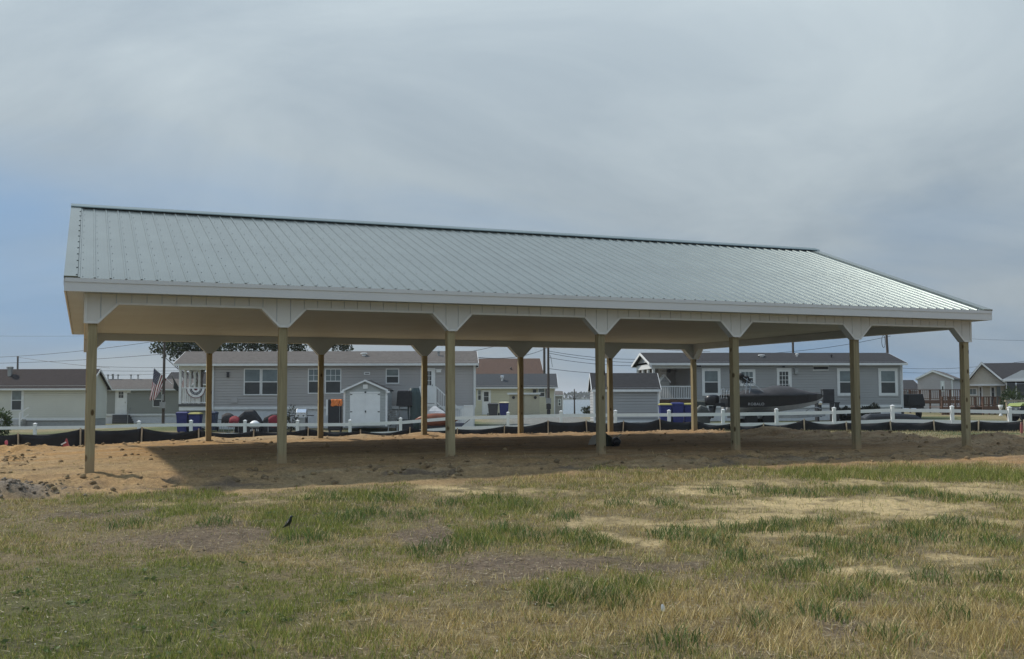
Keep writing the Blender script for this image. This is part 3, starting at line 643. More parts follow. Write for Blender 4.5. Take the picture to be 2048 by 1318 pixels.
# silt fence
SILT = mat('silt_fabric', (.016, .016, .017), .75, var=.4, scale=2, bump=.25, bscale=3, spec=.35)
STAKE = mat('stake_wood', (.42, .35, .25), .85, var=.2)
_sp = [(-90, 871, 912), (37, 868, 904), (162, 858, 889), (285, 856, 884), (398, 859, 884), (508, 861, 880), (617, 857, 878), (721, 861, 876), (820, 856, 872), (915, 858, 871), (1009, 852, 870), (1096, 842, 867), (1172, 842, 865), (1247, 843, 865), (1319, 838, 864), (1391, 841, 863), (1461, 847, 863), (1527, 848, 864), (1608, 839, 864), (1692, 845, 866), (1780, 843, 866), (1867, 842, 864), (1957, 842, 862), (2047, 841, 862), (2150, 842, 863)]
SF = thing('silt_fence', 'sagging black silt fence fabric on thin wooden stakes', 'silt fence', (0, 36, 0)); so_ = Vector((0, 36, 0)); sp = []
for px, t_, b__ in _sp:
    # distance along the surveyed line of the fence
    best = None
    for (xa, ya), (xb, yb) in (((-22, 28.8), (6.5, 39.6)), ((6.5, 39.6), (22, 38.2))):
        r = ray(px, 860); r = r/r[1]; A = np.array([[r[0], -(xb-xa)], [r[1], -(yb-ya)]]); t, s = np.linalg.solve(A, np.array([xa, ya]))
        if 0 <= s <= 1.0 or best is None: best = t
    q = at(px, t_, best); b2 = at(px, b__, best); sp.append((Vector(q), b2[2]))
for i, (q, zb) in enumerate(sp):
    q_ = q-so_; zg_ = g1(q.x, q.y); le = random.uniform(-.05, .05)
    MB().bar((q_.x+le, q_.y-.03, min(zb, zg_)-.15), (q_.x, q_.y-.03, q_.z+.035), .036, .036).build('stake', STAKE, SF)
    if i:
        a, b2 = sp[i-1][0]-so_, q_; nseg = 10; vs = []; fs = []; sag = random.uniform(.05, .13); ph = random.random()*6
        for k in range(nseg+1):
            t = k/nseg; p = a.lerp(b2, t); ztop = p.z-sag*4*t*(1-t); zl = min(g1(p.x, p.y+36), sp[i-1][1]*(1-t)+zb*t)-.12
            for j in range(5):
                v = j/4; bulge = .03*math.sin(t*9+ph+v*4)*math.sin(math.pi*t)+.05*math.sin(math.pi*t)*(1-v)
                vs.append((p.x, p.y+bulge, ztop*(1-v)+zl*v))
        for k in range(nseg):
            for j in range(4): c0 = k*5+j; fs.append((c0, c0+1, c0+6, c0+5))
        fb = MB().add(vs, fs).build('fabric_panel', SILT, SF, smooth=True)
        sm = fb.modifiers.new('thickness', 'SOLIDIFY'); sm.thickness = .004

# ------------------------------------------------------------------ house building kit (local frame of a facade)
def siding(m, u0, u1, z0, z1, v, back=False, row=.15, dep=.034):
    n = max(1, int(round((z1-z0)/row))); h = (z1-z0)/n; s = 1 if back else -1
    gr_ = .03                                    # shadow gap under each board
    for i in range(n):
        a, b = z0+i*h, z0+(i+1)*h
        for q in ([(u0, v+s*dep, a+gr_), (u1, v+s*dep, a+gr_), (u1, v+s*dep*.8, b), (u0, v+s*dep*.8, b)],
                  [(u0, v+s*.003, a+gr_), (u1, v+s*.003, a+gr_), (u1, v+s*dep, a+gr_), (u0, v+s*dep, a+gr_)],
                  [(u0, v+s*.003, a), (u1, v+s*.003, a), (u1, v+s*.003, a+gr_), (u0, v+s*.003, a+gr_)]):
            m.add(q, [(0, 1, 2, 3) if not back else (3, 2, 1, 0)])
def siding_x(m, v0, v1, z0, z1, u, left, row=.15, dep=.034):
    n = max(1, int(round((z1-z0)/row))); h = (z1-z0)/n; s = -1 if left else 1
    for i in range(n):
        a, b = z0+i*h, z0+(i+1)*h
        q = [(u+s*dep, v0, a), (u+s*dep, v1, a), (u+s*.002, v1, b), (u+s*.002, v0, b)]; m.add(q, [(3, 2, 1, 0) if left else (0, 1, 2, 3)])
def house(F, name, label, u0, u1, depth, zw0, zeave, zridge, wallm, roofm, skirtm=None, ov=.3, gov=.25, trim=None, skirt_top=None, group=None, corner=True, cat='house', row=.15, porch=None, ridge_in=(0, 0)):
    """gabled house, ridge parallel to the facade; u0..u1 walls; porch=(u0', side) keeps the roof going over an open porch"""
    trim = trim or TRIM; H = fthing(F, name, label, cat, group=group)
    ru0, ru1 = u0-gov, u1+gov
    if porch: ru0 = porch-gov
    m = MB(); m.box(u0, u1, 0, depth, zw0, zeave); siding(m, u0, u1, zw0, zeave, 0, row=row); siding(m, u0, u1, zw0, zeave, depth, True, row); siding_x(m, 0, depth, zw0, zeave, u0, True, row); siding_x(m, 0, depth, zw0, zeave, u1, False, row)
    m.build('wall', wallm, H)
    if skirtm:
        s = MB(); s.box(u0+.02, u1-.02, .03, depth-.03, -.4, zw0-.001); n = int((u1-u0)/.4)
        for i in range(n): uu = u0+.1+i*.4; s.box(uu, uu+.02, .022, .031, -.3, zw0-.002)
        s.build('skirting', skirtm, H); MB().box(u0-.01, u1+.01, -.055, -.036, zw0-.10, zw0+.05).build('skirting_trim', trim, H)
    for uu in (ru0+gov, ru1-gov):
        g = MB().prism([(0, zeave), (depth, zeave), (depth/2, zridge-.10)], uu-.01 if uu < 0 else uu-.03, uu+.03 if uu < 0 else uu+.01, 'x'); siding_ = g.build('gable', wallm, H)
    yr = depth/2
    for side in (0, 1):
        ye = -ov if side == 0 else depth+ov
        sl = (zridge-zeave)/(yr+0.0); zE = zeave-sl*ov+.03*0
        p = [(ru0, ye, zE), (ru1, ye, zE), (ru1-ridge_in[1], yr, zridge), (ru0+ridge_in[0], yr, zridge)]
        th = .09; q = [(a, b, c-th) for a, b, c in p]
        fs = [(0, 1, 2, 3), (7, 6, 5, 4), (0, 4, 5, 1), (1, 5, 6, 2), (2, 6, 7, 3), (3, 7, 4, 0)]
        if side: fs = [f[::-1] for f in fs]
        MB().add(p+q, fs).build('roof_slope', roofm, H)
        s = -1 if side == 0 else 1
        MB().box(ru0+.01, ru1-.01, ye+s*.012, ye+s*.10, zE-.14, zE-.015).build('gutter', trim, H)
        MB().box(ru0+.02, ru1-.02, min(ye, ye-s*(ov-.02)), max(ye, ye-s*(ov-.02)), zE-.13, zE-.105).build('soffit', trim, H)
    for uu, s in ((ru0, -1), (ru1, 1)):
        ins = ridge_in[0] if s < 0 else ridge_in[1]
        for side in (0, 1):
            ye = -ov if side == 0 else depth+ov; sl = (zridge-zeave)/yr; zE = zeave-sl*ov
            MB().bar((uu+s*.012, ye, zE-.075), (uu-s*ins+s*.012, yr, zridge-.075), .022, .14).build('rake_board', trim, H)
    if corner:
        for uu in (u0, u1): MB().box(uu-.05, uu+.05, -.045, .05, zw0, zeave-.02).build('corner_board', trim, H)
    H['_z'] = 0; del H['_z']
    return H
def window(F, H, px0, py0, px1, py1, v=-.035, fw=.06, frame=None, grid=None, sash=True, up=None, lo=None, proud=.03):
    u0, zt = F.p(px0, py0, v); u1, zb = F.p(px1, py1, v); frame = frame or TRIM; m = MB()
    m.box(u0, u1, v-proud, v, zt-fw, zt); m.box(u0, u1, v-proud, v, zb, zb+fw); m.box(u0, u0+fw, v-proud, v, zb+fw, zt-fw); m.box(u1-fw, u1, v-proud, v, zb+fw, zt-fw)
    zm = (zt+zb)/2
    if sash: m.box(u0+fw, u1-fw, v-proud*.8, v, zm-.025, zm+.025)
    if grid:
        nc, nr = grid; z0g = zm if sash else zb+fw
        for i in range(1, nc): uu = u0+fw+(u1-u0-2*fw)*i/nc; m.box(uu-.011, uu+.011, v-proud*.7, v, z0g, zt-fw)
        for j in range(1, nr): zz = z0g+(zt-fw-z0g)*j/nr; m.box(u0+fw, u1-fw, v-proud*.68, v, zz-.011, zz+.011)
    w = m.build('window', frame, H)
    if sash:
        MB().box(u0+fw, u1-fw, v-.012, v, zm+.025, zt-fw).build('pane', up or GLASS_UP, w); MB().box(u0+fw, u1-fw, v-.008, v, zb+fw, zm-.025).build('pane', lo or GLASS_LO, w)
    else: MB().box(u0+fw, u1-fw, v-.01, v, zb+fw, zt-fw).build('pane', up or GLASS_UP, w)
    return w
def pbox(F, m, px0, py0, px1, py1, v0, v1):
    u0, zt = F.p(px0, py0, v0); u1, zb = F.p(px1, py1, v0); return m.box(u0, u1, v0, v1, zb, zt)
def part(F, H, name, matl, px0, py0, px1, py1, v0, v1, bevel=0):
    return pbox(F, MB(), px0, py0, px1, py1, v0, v1).build(name, matl, H, bevel=bevel)
def door(F, H, px0, py0, px1, py1, v=-.036, lite=None, frame=None, leaf=None, handle=1):
    u0, zt = F.p(px0, py0, v); u1, zb = F.p(px1, py1, v); fw = .09; m = MB(); frame = frame or TRIM
    m.box(u0, u0+fw, v-.035, v, zb, zt); m.box(u1-fw, u1, v-.035, v, zb, zt); m.box(u0+fw, u1-fw, v-.035, v, zt-fw, zt)
    d_ = MB().box(u0+fw, u1-fw, v-.018, v, zb, zt-fw).build('door', leaf or WHITE, H); m.build('door_frame', frame, d_)
    if lite:
        a, b = F.p(lite[0], lite[1], v); c2, d2 = F.p(lite[2], lite[3], v); MB().box(a, c2, v-.026, v-.012, d2, b).build('door_lite', GLASS_LO, d_)
        mm = MB(); nc, nr = lite[4], lite[5]
        for i in range(nc+1): uu = a+(c2-a)*i/nc; mm.box(uu-.012, uu+.012, v-.034, v-.02, d2, b)
        for j in range(nr+1): zz = d2+(b-d2)*j/nr; mm.box(a, c2, v-.033, v-.021, zz-.012, zz+.012)
        mm.build('muntins', leaf or WHITE, d_)
    uh = u1-fw-.07 if handle > 0 else u0+fw+.07; MB().box(uh-.02, uh+.02, v-.06, v-.015, zb+.95, zb+1.05).build('handle', GREYM, d_)
    return d_
def lamp(F, H, px, py, w=.12, h=.25, m_=None):
    u, z = F.p(px, py); MB().box(u-w/2, u+w/2, -.15, -.035, z-h/2, z+h/2).box(u-w*.7, u+w*.7, -.16, -.034, z+h/2, z+h/2+.03).build('wall_lamp', m_ or BLACKP, H)
def roof_vent(F, H, px, py, vv, zsl, m_=None, r=.12, h=.22):
    u, z = F.p(px, py, vv); MB().lathe([(r*.6, -.25), (r*.6, h*.5), (r, h*.55), (r, h*.9), (r*.5, h)], (u, vv, z), 10).build('roof_vent', m_ or GREYM, H, smooth=False)
def railing(H, a, b, h, n, mt, bal=.035, bottom=.08, name='railing', posts=True):
    """white railing between two points (floor level)"""
    a = Vector(a); b = Vector(b); m = MB(); up = Vector((0, 0, 1))
    m.bar(a+up*h, b+up*h, .07, .06); m.bar(a+up*bottom, b+up*bottom, .05, .05)
    o = m.build(name, mt, H)
    for i in range(1, n): p = a.lerp(b, i/n); MB().bar(p+up*(bottom+.026), p+up*(h-.031), bal, bal).build('baluster', mt, o)
    if posts:
        for p in (a, b): MB().box(p.x-.055, p.x+.055, p.y-.055, p.y+.055, p.z, p.z+h+.07).build('newel_post', mt, o)
    return o
# ------------------------------------------------------------------ houses
GREY1 = mat('grey_siding', (.405, .39, .38), .6, var=.05, scale=.6); GREY2 = mat('blue_grey_siding', (.355, .36, .36), .6, var=.05, scale=.6)
CREAM = mat('cream_siding', (.62, .62, .55), .6, var=.05, scale=.6); OLIVE = mat('olive_grey_siding', (.29, .30, .275), .65, var=.05, scale=.6)
YELLOW = mat('pale_yellow_siding', (.60, .58, .44), .6, var=.05, scale=.6); PINK = mat('pinkish_tan_siding', (.46, .42, .42), .65, var=.05)
SHED = mat('shed_siding', (.40, .42, .41), .6, var=.05); SKIRT = mat('white_skirting', (.60, .62, .64), .5, var=.05); SKIRT2 = mat('grey_skirting', (.33, .335, .32), .7, var=.08)
BEIGE = mat('resin_shed', (.47, .43, .33), .55, var=.04)
R_GREY = shingle('grey_shingle', (.115, .104, .095)); R_DARK = shingle('charcoal_shingle', (.036, .036, .038)); R_BROWN = shingle('dark_brown_shingle', (.036, .028, .027)); R_RED = shingle('reddish_brown_shingle', (.10, .064, .048)); R_BLUE = shingle('blue_grey_shingle', (.05, .055, .06))
# cream house at far left
F = Fac(172, 75, 0, -.40); e0 = F.z(100, 772, -.3); sl_ = .34
H1 = house(F, 'cream_house', 'cream sided house with dark brown roof at the left edge', F.u(-150), F.u(172), 3.8, F.z(100, 838), F.z(100, 771), F.z(100, 738, 1.9), CREAM, R_BROWN, SKIRT2)
window(F, H1, 23, 780, 44, 821); part(F, H1, 'trim_board', TRIM, 44.3, 781, 46.5, 838, -.06, -.036)
u, z = F.p(20, 742, 1.2); MB().lathe([(.16, -.5), (.16, .15), (.24, .16), (.24, .3), (.1, .34)], (u, 1.2, z), 10).build('chimney_pipe', GREYM, H1)
a = F.p(40, 826, -1.2); b = F.p(57, 815, -1.2); g_ = MB().bar((a[0], -1.2, a[1]), (b[0], -1.2, b[1]), .07, .09); g_.box(a[0]-.05, a[0]+.05, -1.25, -1.15, 0, a[1]); g_.bar((a[0], -1.2, a[1]-.5), (b[0], -1.2, b[1]-.5), .05, .07); g_.build('stair_rail', WHITE, H1)
for i in range(3): MB().box(a[0]-1.2, a[0]-.1+.0*i, -1.3+i*.35, -.05, 0+i*.18, .17+i*.18).build('step', CONC, H1)
# olive grey house behind it
F = Fac(203, 88, 0, -.5)
H2 = house(F, 'olive_grey_house', 'olive grey house with white door behind the flag pole', F.u(203), F.u(372), 4.2, F.z(270, 829), F.z(270, 775), F.z(270, 758, 2.1), OLIVE, R_GREY, SKIRT)
door(F, H2, 231, 779, 254, 829, lite=(237.5, 783, 247, 796, 2, 2)); lamp(F, H2, 259, 783, .3, .2, WHITE); window(F, H2, 306, 783, 324, 814)
for i in range(4):
    a0, z0 = F.p(224, 847-i*4.5, -1.2+i*.25); a1, z1 = F.p(257, 843-i*4.5, -1.2+i*.25); MB().box(a0, a1, -1.2+i*.28, -.03, z0-.3, z1).build('step', mat('dark_step', (.07, .07, .07), .8), H2)
a = F.p(255, 848, -1.2); b = F.p(254.5, 816, -.9); MB().tube([(a[0], -1.2, a[1]), (a[0], -1.2, a[1]+.9), (b[0], -.1, b[1])], .03).build('handrail', GREYM, H2)
for px in (216, 225, 236, 262, 276): u, z = F.p(px, 757, 2.1); MB().lathe([(.05, -.3), (.05, .25), (.1, .26), (.1, .36)], (u, 2.1, z-.02), 8).build('roof_vent', GREYM, H2)
# another roof beyond
F = Fac(325, 104, 0, -.5)
H2b = house(F, 'dark_roofed_house', 'far house with dark grey roof seen behind the porch columns', F.u(330), F.u(520), 5, F.z(400, 830), F.z(400, 765), F.z(400, 744, 2.5), OLIVE, R_DARK, SKIRT2)
window(F, H2b, 340, 778, 352, 800)
# main grey house with the porch
F3 = F = Fac(425, 60, 2.0, -.14); z_e = F.z(600, 725)
H3 = house(F, 'grey_house', 'long grey sided house with white porch, skirting and shingle roof', F.u(425), F.u(950), 4.3, F.z(600, 815), F.z(600, 723.5), F.z(600, 702.5, 2.15), GREY1, R_GREY, SKIRT, ov=.3, gov=.2, porch=F.u(356), ridge_in=(0, .1))
for p4 in ((488, 737, 521.5, 790.5), (523, 737, 556.5, 790.5)): window(F, H3, *p4)
for p4 in ((616, 737, 648.5, 787.5), (650, 737, 682.5, 787.5)): window(F, H3, *p4, grid=(3, 2))
window(F, H3, 771.5, 737, 798.5, 767.5)
door(F, H3, 841, 736, 870.5, 806, lite=(848, 742, 863, 771, 3, 3)); lamp(F, H3, 877.5, 742, .28, .16, WHITE); lamp(F, H3, 456.5, 750, .12, .26); lamp(F, H3, 866, 727.5, .1, .1)
part(F, H3, 'number_plaque', WHITE, 728, 744, 740, 749.5, -.07, -.036); part(F, H3, 'plaque_print', mat('plaque_grey', (.25, .25, .25), .6), 730, 745.5, 738.5, 748, -.078, -.069)
part(F, H3, 'wall_vent', GREY1, 462.5, 795.5, 475, 805.5, -.08, -.036)
roof_vent(F, H3, 728, 711, 1.2, 0, WHITE, .2, .16); roof_vent(F, H3, 877, 710, 1.2, 0, GREYM, .1, .25)
for px in (427, 948): a0, z0 = F.p(px, 727, -.1); a1, z1 = F.p(px, 848, -.1); MB().tube([(a0, -.09, z0), (a0, -.09, z1)], .035, 8).build('downspout', TRIM, H3)
# porch
fl = F.z(380, 808); u0, u1 = F.u(357), F.u(424.5)
MB().box(u0, u1, 0, 4.2, fl-.14, fl).build('porch_floor', mat('porch_grey', (.10, .10, .10), .8), H3); MB().box(u0+.02, u1-.02, .04, .10, F.z(380, 821), fl-.145).build('porch_skirt', WHITE, H3)
MB().box(u0+.1, u1-.1, .3, 4, -.3, F.z(380, 821)).build('porch_lattice', SKIRT2, H3)
MB().box(u0-.02, u1, .02, 4.28, z_e-.13, z_e-.10).build('porch_ceiling', TRIM, H3); MB().box(u0-.02, u1, .02, .16, z_e-.40, z_e-.14).box(u0-.02, u0+.12, .17, 4.28, z_e-.40, z_e-.14).build('porch_beam', TRIM, H3)
MB().box(u0+.02, u0+.14, .02, 4.28, z_e, F.z(600, 702.5, 2.15)*.0+z_e+.02).build('porch_plate', TRIM, H3)
for i in range(5): MB().box(u0, u0+.13, .02+i*1.03, .15+i*1.03, fl, z_e-.40).build('porch_column', WHITE, H3, bevel=.01)
railing(H3, (u0+.14, .085, fl), (u1, .085, fl), .90, 15, WHITE, posts=False); railing(H3, (u0+.06, .16, fl), (u0+.06, 4.1, fl), .90, 20, WHITE, posts=False)
# side steps and landing
la = F.z(850, 808, -.6); ua, ub = F.u(838, -1.2), F.u(873, -1.2)
MB().box(ua, ub, -1.2, -.02, la-.14, la).build('landing', WHITE, H3); MB().box(ua+.05, ub-.05, -1.15, -.05, -.2, la-.145).build('landing_base', SKIRT, H3)
railing(H3, (ua+.06, -1.15, la), (ub-.06, -1.15, la), .92, 9, WHITE); railing(H3, (ua+.06, -1.09, la), (ua+.06, -.08, la), .92, 8, WHITE, posts=False)
uc = F.u(925, -1.2); n = 7; rise = (la+.0)/n
for i in range(n): x0 = ub+(uc-ub)*i/n; MB().box(x0, x0+(uc-ub)/n+.03, -1.15, -.05, la-rise*(i+1)-.05, la-rise*(i+1)).build('step', SKIRT2, H3)
MB().prism([(ub, la-.2), (uc, -.05), (ub, -.05)], -1.13, -.07).build('stair_side', SKIRT, H3)
railing(H3, (ub+.02, -1.17, la), (uc, -1.17, .0), .92, 12, WHITE, posts=False); MB().box(uc-.06, uc+.06, -1.23, -1.11, -.05, 1.1).build('newel_post', WHITE, H3)
ud = F.u(947); MB().box(uc+.07, ud, -1.2, -1.14, -.05, F.z(935, 811, -1.2)).box(uc+.07, ud, -1.22, -1.12, F.z(935, 813, -1.2), F.z(935, 810, -1.2)).build('privacy_panel', WHITE, H3)
# bunting on the porch rail
ub_, zb_ = F.p(392, 777.5, -.02); BT = thing('fan_bunting', 'pleated half-round patriotic bunting hung on the white porch rail', 'bunting', F.world(ub_, -.02, zb_), F.a)
NAVY = mat('navy_cloth', (.022, .024, .05), .8); MAROON = mat('maroon_cloth', (.14, .035, .045), .8); WCL = mat('white_cloth', (.82, .82, .82), .8)
for r0_, r1_, mt in ((0, .10, MAROON), (.10, .22, WCL), (.22, .345, NAVY), (.345, .49, WCL), (.49, .53, MAROON)):
    vs = []; fs = []; n = 36
    for k in range(n+1):
        t = math.pi*k/n; pl = .018*(1 if k % 2 else -1)
        for r_ in (r0_, r1_): vs.append((r_*math.cos(t), -.03+pl*r_*2, -r_*math.sin(t)))
    for k in range(n): fs.append((2*k, 2*k+2, 2*k+3, 2*k+1))
    o = MB().add(vs, fs).build('cloth_band', mt, BT); sm = o.modifiers.new('thickness', 'SOLIDIFY'); sm.thickness = .004
m = MB()
for k in range(11):
    t = math.pi*(k+.5)/11; cx_, cz_ = .283*math.cos(t), -.283*math.sin(t); pts = [(cx_+(.032 if j % 2 == 0 else .014)*math.cos(j*math.pi/5+1.57), cz_+(.032 if j % 2 == 0 else .014)*math.sin(j*math.pi/5+1.57)) for j in range(10)]
    m.prism(pts, -.075, -.055)
m.build('stars', WCL, BT)
# flags
def cloth(name, col):
    m = mat(name, col, .75); t = m.node_tree; tr = t.nodes.new('ShaderNodeBsdfTranslucent'); tr.inputs[0].default_value = (*col, 1); ms = t.nodes.new('ShaderNodeMixShader'); ms.inputs[0].default_value = .5
    t.links.new(t.nodes['Principled BSDF'].outputs[0], ms.inputs[1]); t.links.new(tr.outputs[0], ms.inputs[2]); t.links.new(ms.outputs[0], t.nodes['Material Output'].inputs[0]); return m
FLR, FLB, FLW = cloth('flag_red', (.36, .045, .065)), cloth('flag_blue', (.04, .045, .11)), cloth('flag_white', (.82, .82, .82))
def flag(name, label, top, low, fly, nx_, ny_, stripes, fly2=None):
    """cloth hanging from a slanted staff: hoist runs top -> low, fly vector falls away"""
    top, low, fly = Vector(top), Vector(low), Vector(fly); fly2 = Vector(fly2) if fly2 is not None else fly; base = low+(low-top)*.45
    t = thing(name, label, 'flag', base); d_ = low-top
    MB().tube([(0, 0, 0), top-base-d_*.06], .014, 6).build('staff', WHITE if stripes else GREYM, t)
    def P(a, b):
        p = top.lerp(low, b)+fly.lerp(fly2, b)*a+Vector((0, 0, -.10*a*(1-b)))+Vector((.05*a*math.sin(6*b+4*a), .10*math.sin(9*b+2.5*a)*a, 0)); return p-base
    def quadset(a0, a1, b0, b1, mt, nm, off=0):
        na, nb = max(2, int(14*(a1-a0))), max(1, int(round(13*(b1-b0)))); vs = []; fs = []
        for i in range(na+1):
            for j in range(nb+1): p = P(a0+(a1-a0)*i/na, b0+(b1-b0)*j/nb); vs.append(p+Vector((0, off, 0)))
        for i in range(na):
            for j in range(nb): c0 = i*(nb+1)+j; fs.append((c0, c0+1, c0+nb+2, c0+nb+1))
        o = MB().add(vs, fs).build(nm, mt, t, smooth=True); sm = o.modifiers.new('thickness', 'SOLIDIFY'); sm.thickness = .004; return o
    if stripes:
        RED, BL = FLR, FLB
        for j in range(13):
            a0 = .42 if j < 7 else 0; quadset(a0, 1, j/13, (j+1)/13, RED if j % 2 == 0 else FLW, 'stripe')
        quadset(0, .42, 0, 7/13, BL, 'canton'); m = MB()
        for i in range(9):
            for j in range(6 if i % 2 == 0 else 5):
                p = P(.42*(i+.7)/9.4, 7/13*(j+(.6 if i % 2 == 0 else 1.1))/6.2); m.add([p+Vector((.017*math.cos(k*1.2566+.3), -.012, .017*math.sin(k*1.2566+.3))) for k in range(5)], [(4, 3, 2, 1, 0)])
        m.build('stars', WCL, t)
    else: quadset(0, 1, 0, 1, mat('dark_flag_cloth', (.03, .035, .035), .8), 'cloth')
    return t
flag('national_flag', 'striped stars and stripes flag hanging on the wooden utility pole', at(308, 736, 70.2), at(333, 758, 70.2), at(299, 799, 70)-at(308, 736, 70), 1, 1, True, at(312, 799, 70)-at(333, 758, 70))
flag('dark_flag', 'dark drooping flag on a slanted staff beside the porch', at(343.5, 750, 60.2), at(357, 773, 60.3), np.array([.12, 0, -.55]), 1, 1, False)
flag('porch_flag', 'small striped flag hanging inside the white porch', at(362, 752, 63), at(370, 762, 63), np.array([-.10, 0, -.55]), 1, 1, True)
# ---- the yellow house, its shed and the houses behind
F = Fac(1109, 95, 0, -.02)
H5 = house(F, 'pale_yellow_house', 'pale yellow house with blue grey roof behind the resin shed', F.u(900), F.u(1109), 5.5, F.z(1000, 832), F.z(1000, 771.5), F.z(1000, 747.5, 2.75), YELLOW, R_BLUE, SKIRT2, gov=.3)
door(F, H5, 964, 780, 982, 829, lite=(967.5, 783.5, 977.5, 803, 1, 2)); window(F, H5, 1076, 776, 1090, 794, sash=True); part(F, H5, 'air_conditioner', DARK, 1066, 779, 1072.5, 785.5, -.25, -.036)
window(F, H5, 955, 779, 963, 801); roof_vent(F, H5, 1004.5, 762, 1.2, 0, CHROME, .18, .5); part(F, H5, 'shutter', mat('grey_shutter', (.2, .2, .2), .7), 1091, 778, 1095, 796, -.07, -.036)
F = Fac(1018, 91, 0, -.02)
RS = fthing(F, 'resin_shed', 'cream storage shed with double doors in front of the yellow house', 'shed')
part(F, RS, 'shed_wall', BEIGE, 1018.5, 789, 1079, 830, 0, 1.6); part(F, RS, 'shed_roof', TRIM, 1014.5, 785.5, 1081, 789, -.18, 1.75)
for a, b in ((1035, 1048.3), (1049, 1063)): d_ = part(F, RS, 'door', BEIGE, a, 791, b, 829, -.05, -.002); part(F, d_, 'door_rail', BEIGE, a+.6, 809, b-.6, 811, -.07, -.051)
for px in (1027, 1070.5): u, z = F.p(px, 795); MB().lathe([(.13, -.03), (.13, -.01), (.09, 0)], (u, -.03, z), 12, 'y').build('emblem', BLACKP, RS)
F = Fac(955, 120, 0, 0)
H4 = house(F, 'brown_roofed_house', 'house with reddish brown roof rising behind the yellow house', F.u(880), F.u(1083), 7, F.z(1000, 828), F.z(1000, 748), F.z(1000, 717, 3.5), YELLOW, R_RED, SKIRT2, gov=.3, ridge_in=(0, .35))
roof_vent(F, H4, 1022, 743, 1, 0, BLACKP, .08, .5)
window(F, H4, 1040, 770, 1052, 790)
F = Fac(1110, 104, 0, -.05)
H4b = house(F, 'small_grey_garage', 'small plain grey garage at the end of the yellow house', F.u(1100), F.u(1125), 3, F.z(1115, 831), F.z(1115, 789), F.z(1115, 782, 1.5), mat('garage_grey', (.33, .32, .31), .7), R_GREY, None, ov=.1, gov=.1)
window(F, H4b, 1116, 798, 1122, 812)
# ---- grey garden shed with the dark roof (right of centre)
F6 = F = Fac(1188, 57, 0, .16)
H6 = house(F, 'grey_storage_shed', 'grey sided storage shed with dark roof in front of the right porch', F.u(1188), F.u(1317), 2.6, F.z(1250, 843), F.z(1250, 775.5), F.z(1250, 746, 1.3), GREY2, R_DARK, CONC, ov=.12, gov=.12)
# ---- white-doored gable shed in front of the long grey house
F = Fac(688, 57.3, 0, -.16)
SH = fthing(F, 'gable_shed', 'small grey gable shed with white double doors', 'shed'); u0, u1 = F.u(689), F.u(773); zt = F.z(731, 781); zp = F.z(731, 763); zb = F.z(731, 853)
m = MB(); m.box(u0, u1, 0, 2.4, zb, zt); siding(m, u0, u1, zb, zt, 0); siding_x(m, 0, 2.4, zb, zt, u0, True); siding_x(m, 0, 2.4, zb, zt, u1, False); m.build('wall', SHED, SH)
m = MB(); uc = (u0+u1)/2; nrow = 4
m.prism([(u0, zt), (u1, zt), (uc, zp)], 0, .05)
for i in range(nrow):
    a0 = i/nrow; a1 = (i+1)/nrow; h0, h1 = zt+(zp-zt)*a0, zt+(zp-zt)*a1
    m.add([(u0+(uc-u0)*a0, -.016, h0), (u1+(uc-u1)*a0, -.016, h0), (u1+(uc-u1)*a1, -.002, h1), (u0+(uc-u0)*a1, -.002, h1)], [(0, 1, 2, 3)])
m.build('gable', SHED, SH)
ovx = .1
for s, ue in ((-1, u0), (1, u1)):
    e_ = (ue+s*ovx, zt-ovx*(zp-zt)/(uc-u0)); n_ = .07
    MB().prism([(e_[0], e_[1]), (uc, zp+.02), (uc, zp+.09), (e_[0], e_[1]+n_)], -.16, 2.5).build('roof_slope', R_DARK, SH)
    MB().prism([(e_[0], e_[1]-.02), (uc, zp), (uc, zp+.10), (e_[0], e_[1]+n_+.012)], -.19, -.163).build('rake_board', WHITE, SH); MB().box(e_[0]-.09, e_[0]+.09, -.2, -.04, e_[1]-.09, e_[1]+.02).build('eave_return', WHITE, SH)
    MB().box(ue-.05, ue+.05, -.045, .05, zb, zt-.02).build('corner_board', WHITE, SH)
part(F, SH, 'gable_vent', WHITE, 726, 769, 735.5, 777.5, -.06, -.036)
part(F, SH, 'door_frame', WHITE, 699.5, 783.5, 760.5, 786.5, -.062, -.036)
for a, b, s in ((700, 729.8, -1), (730.3, 760, 1)):
    d_ = part(F, SH, 'door', WHITE, a, 787, b, 851, -.052, -.036); hx = a+.8 if s < 0 else b-.8
    for py in (789, 823.5): p0 = F.p(hx, py, -.05); MB().prism([(p0[0], p0[1]+.04), (p0[0]-s*.13, p0[1]), (p0[0], p0[1]-.04)], -.06, -.046).build('hinge', BLACKP, d_)
    part(F, d_, 'door_panel', WHITE, a+3, 792, b-3, 820, -.055, -.046); part(F, d_, 'door_panel', WHITE, a+3, 825, b-3, 849, -.055, -.046)
u, z = F.p(731, 823, -.05); MB().box(u-.03, u+.03, -.09, -.046, z-.05, z+.05).build('latch', BLACKP, SH); part(F, SH, 'keeper', BLACKP, 729, 783, 732.5, 786, -.07, -.055)
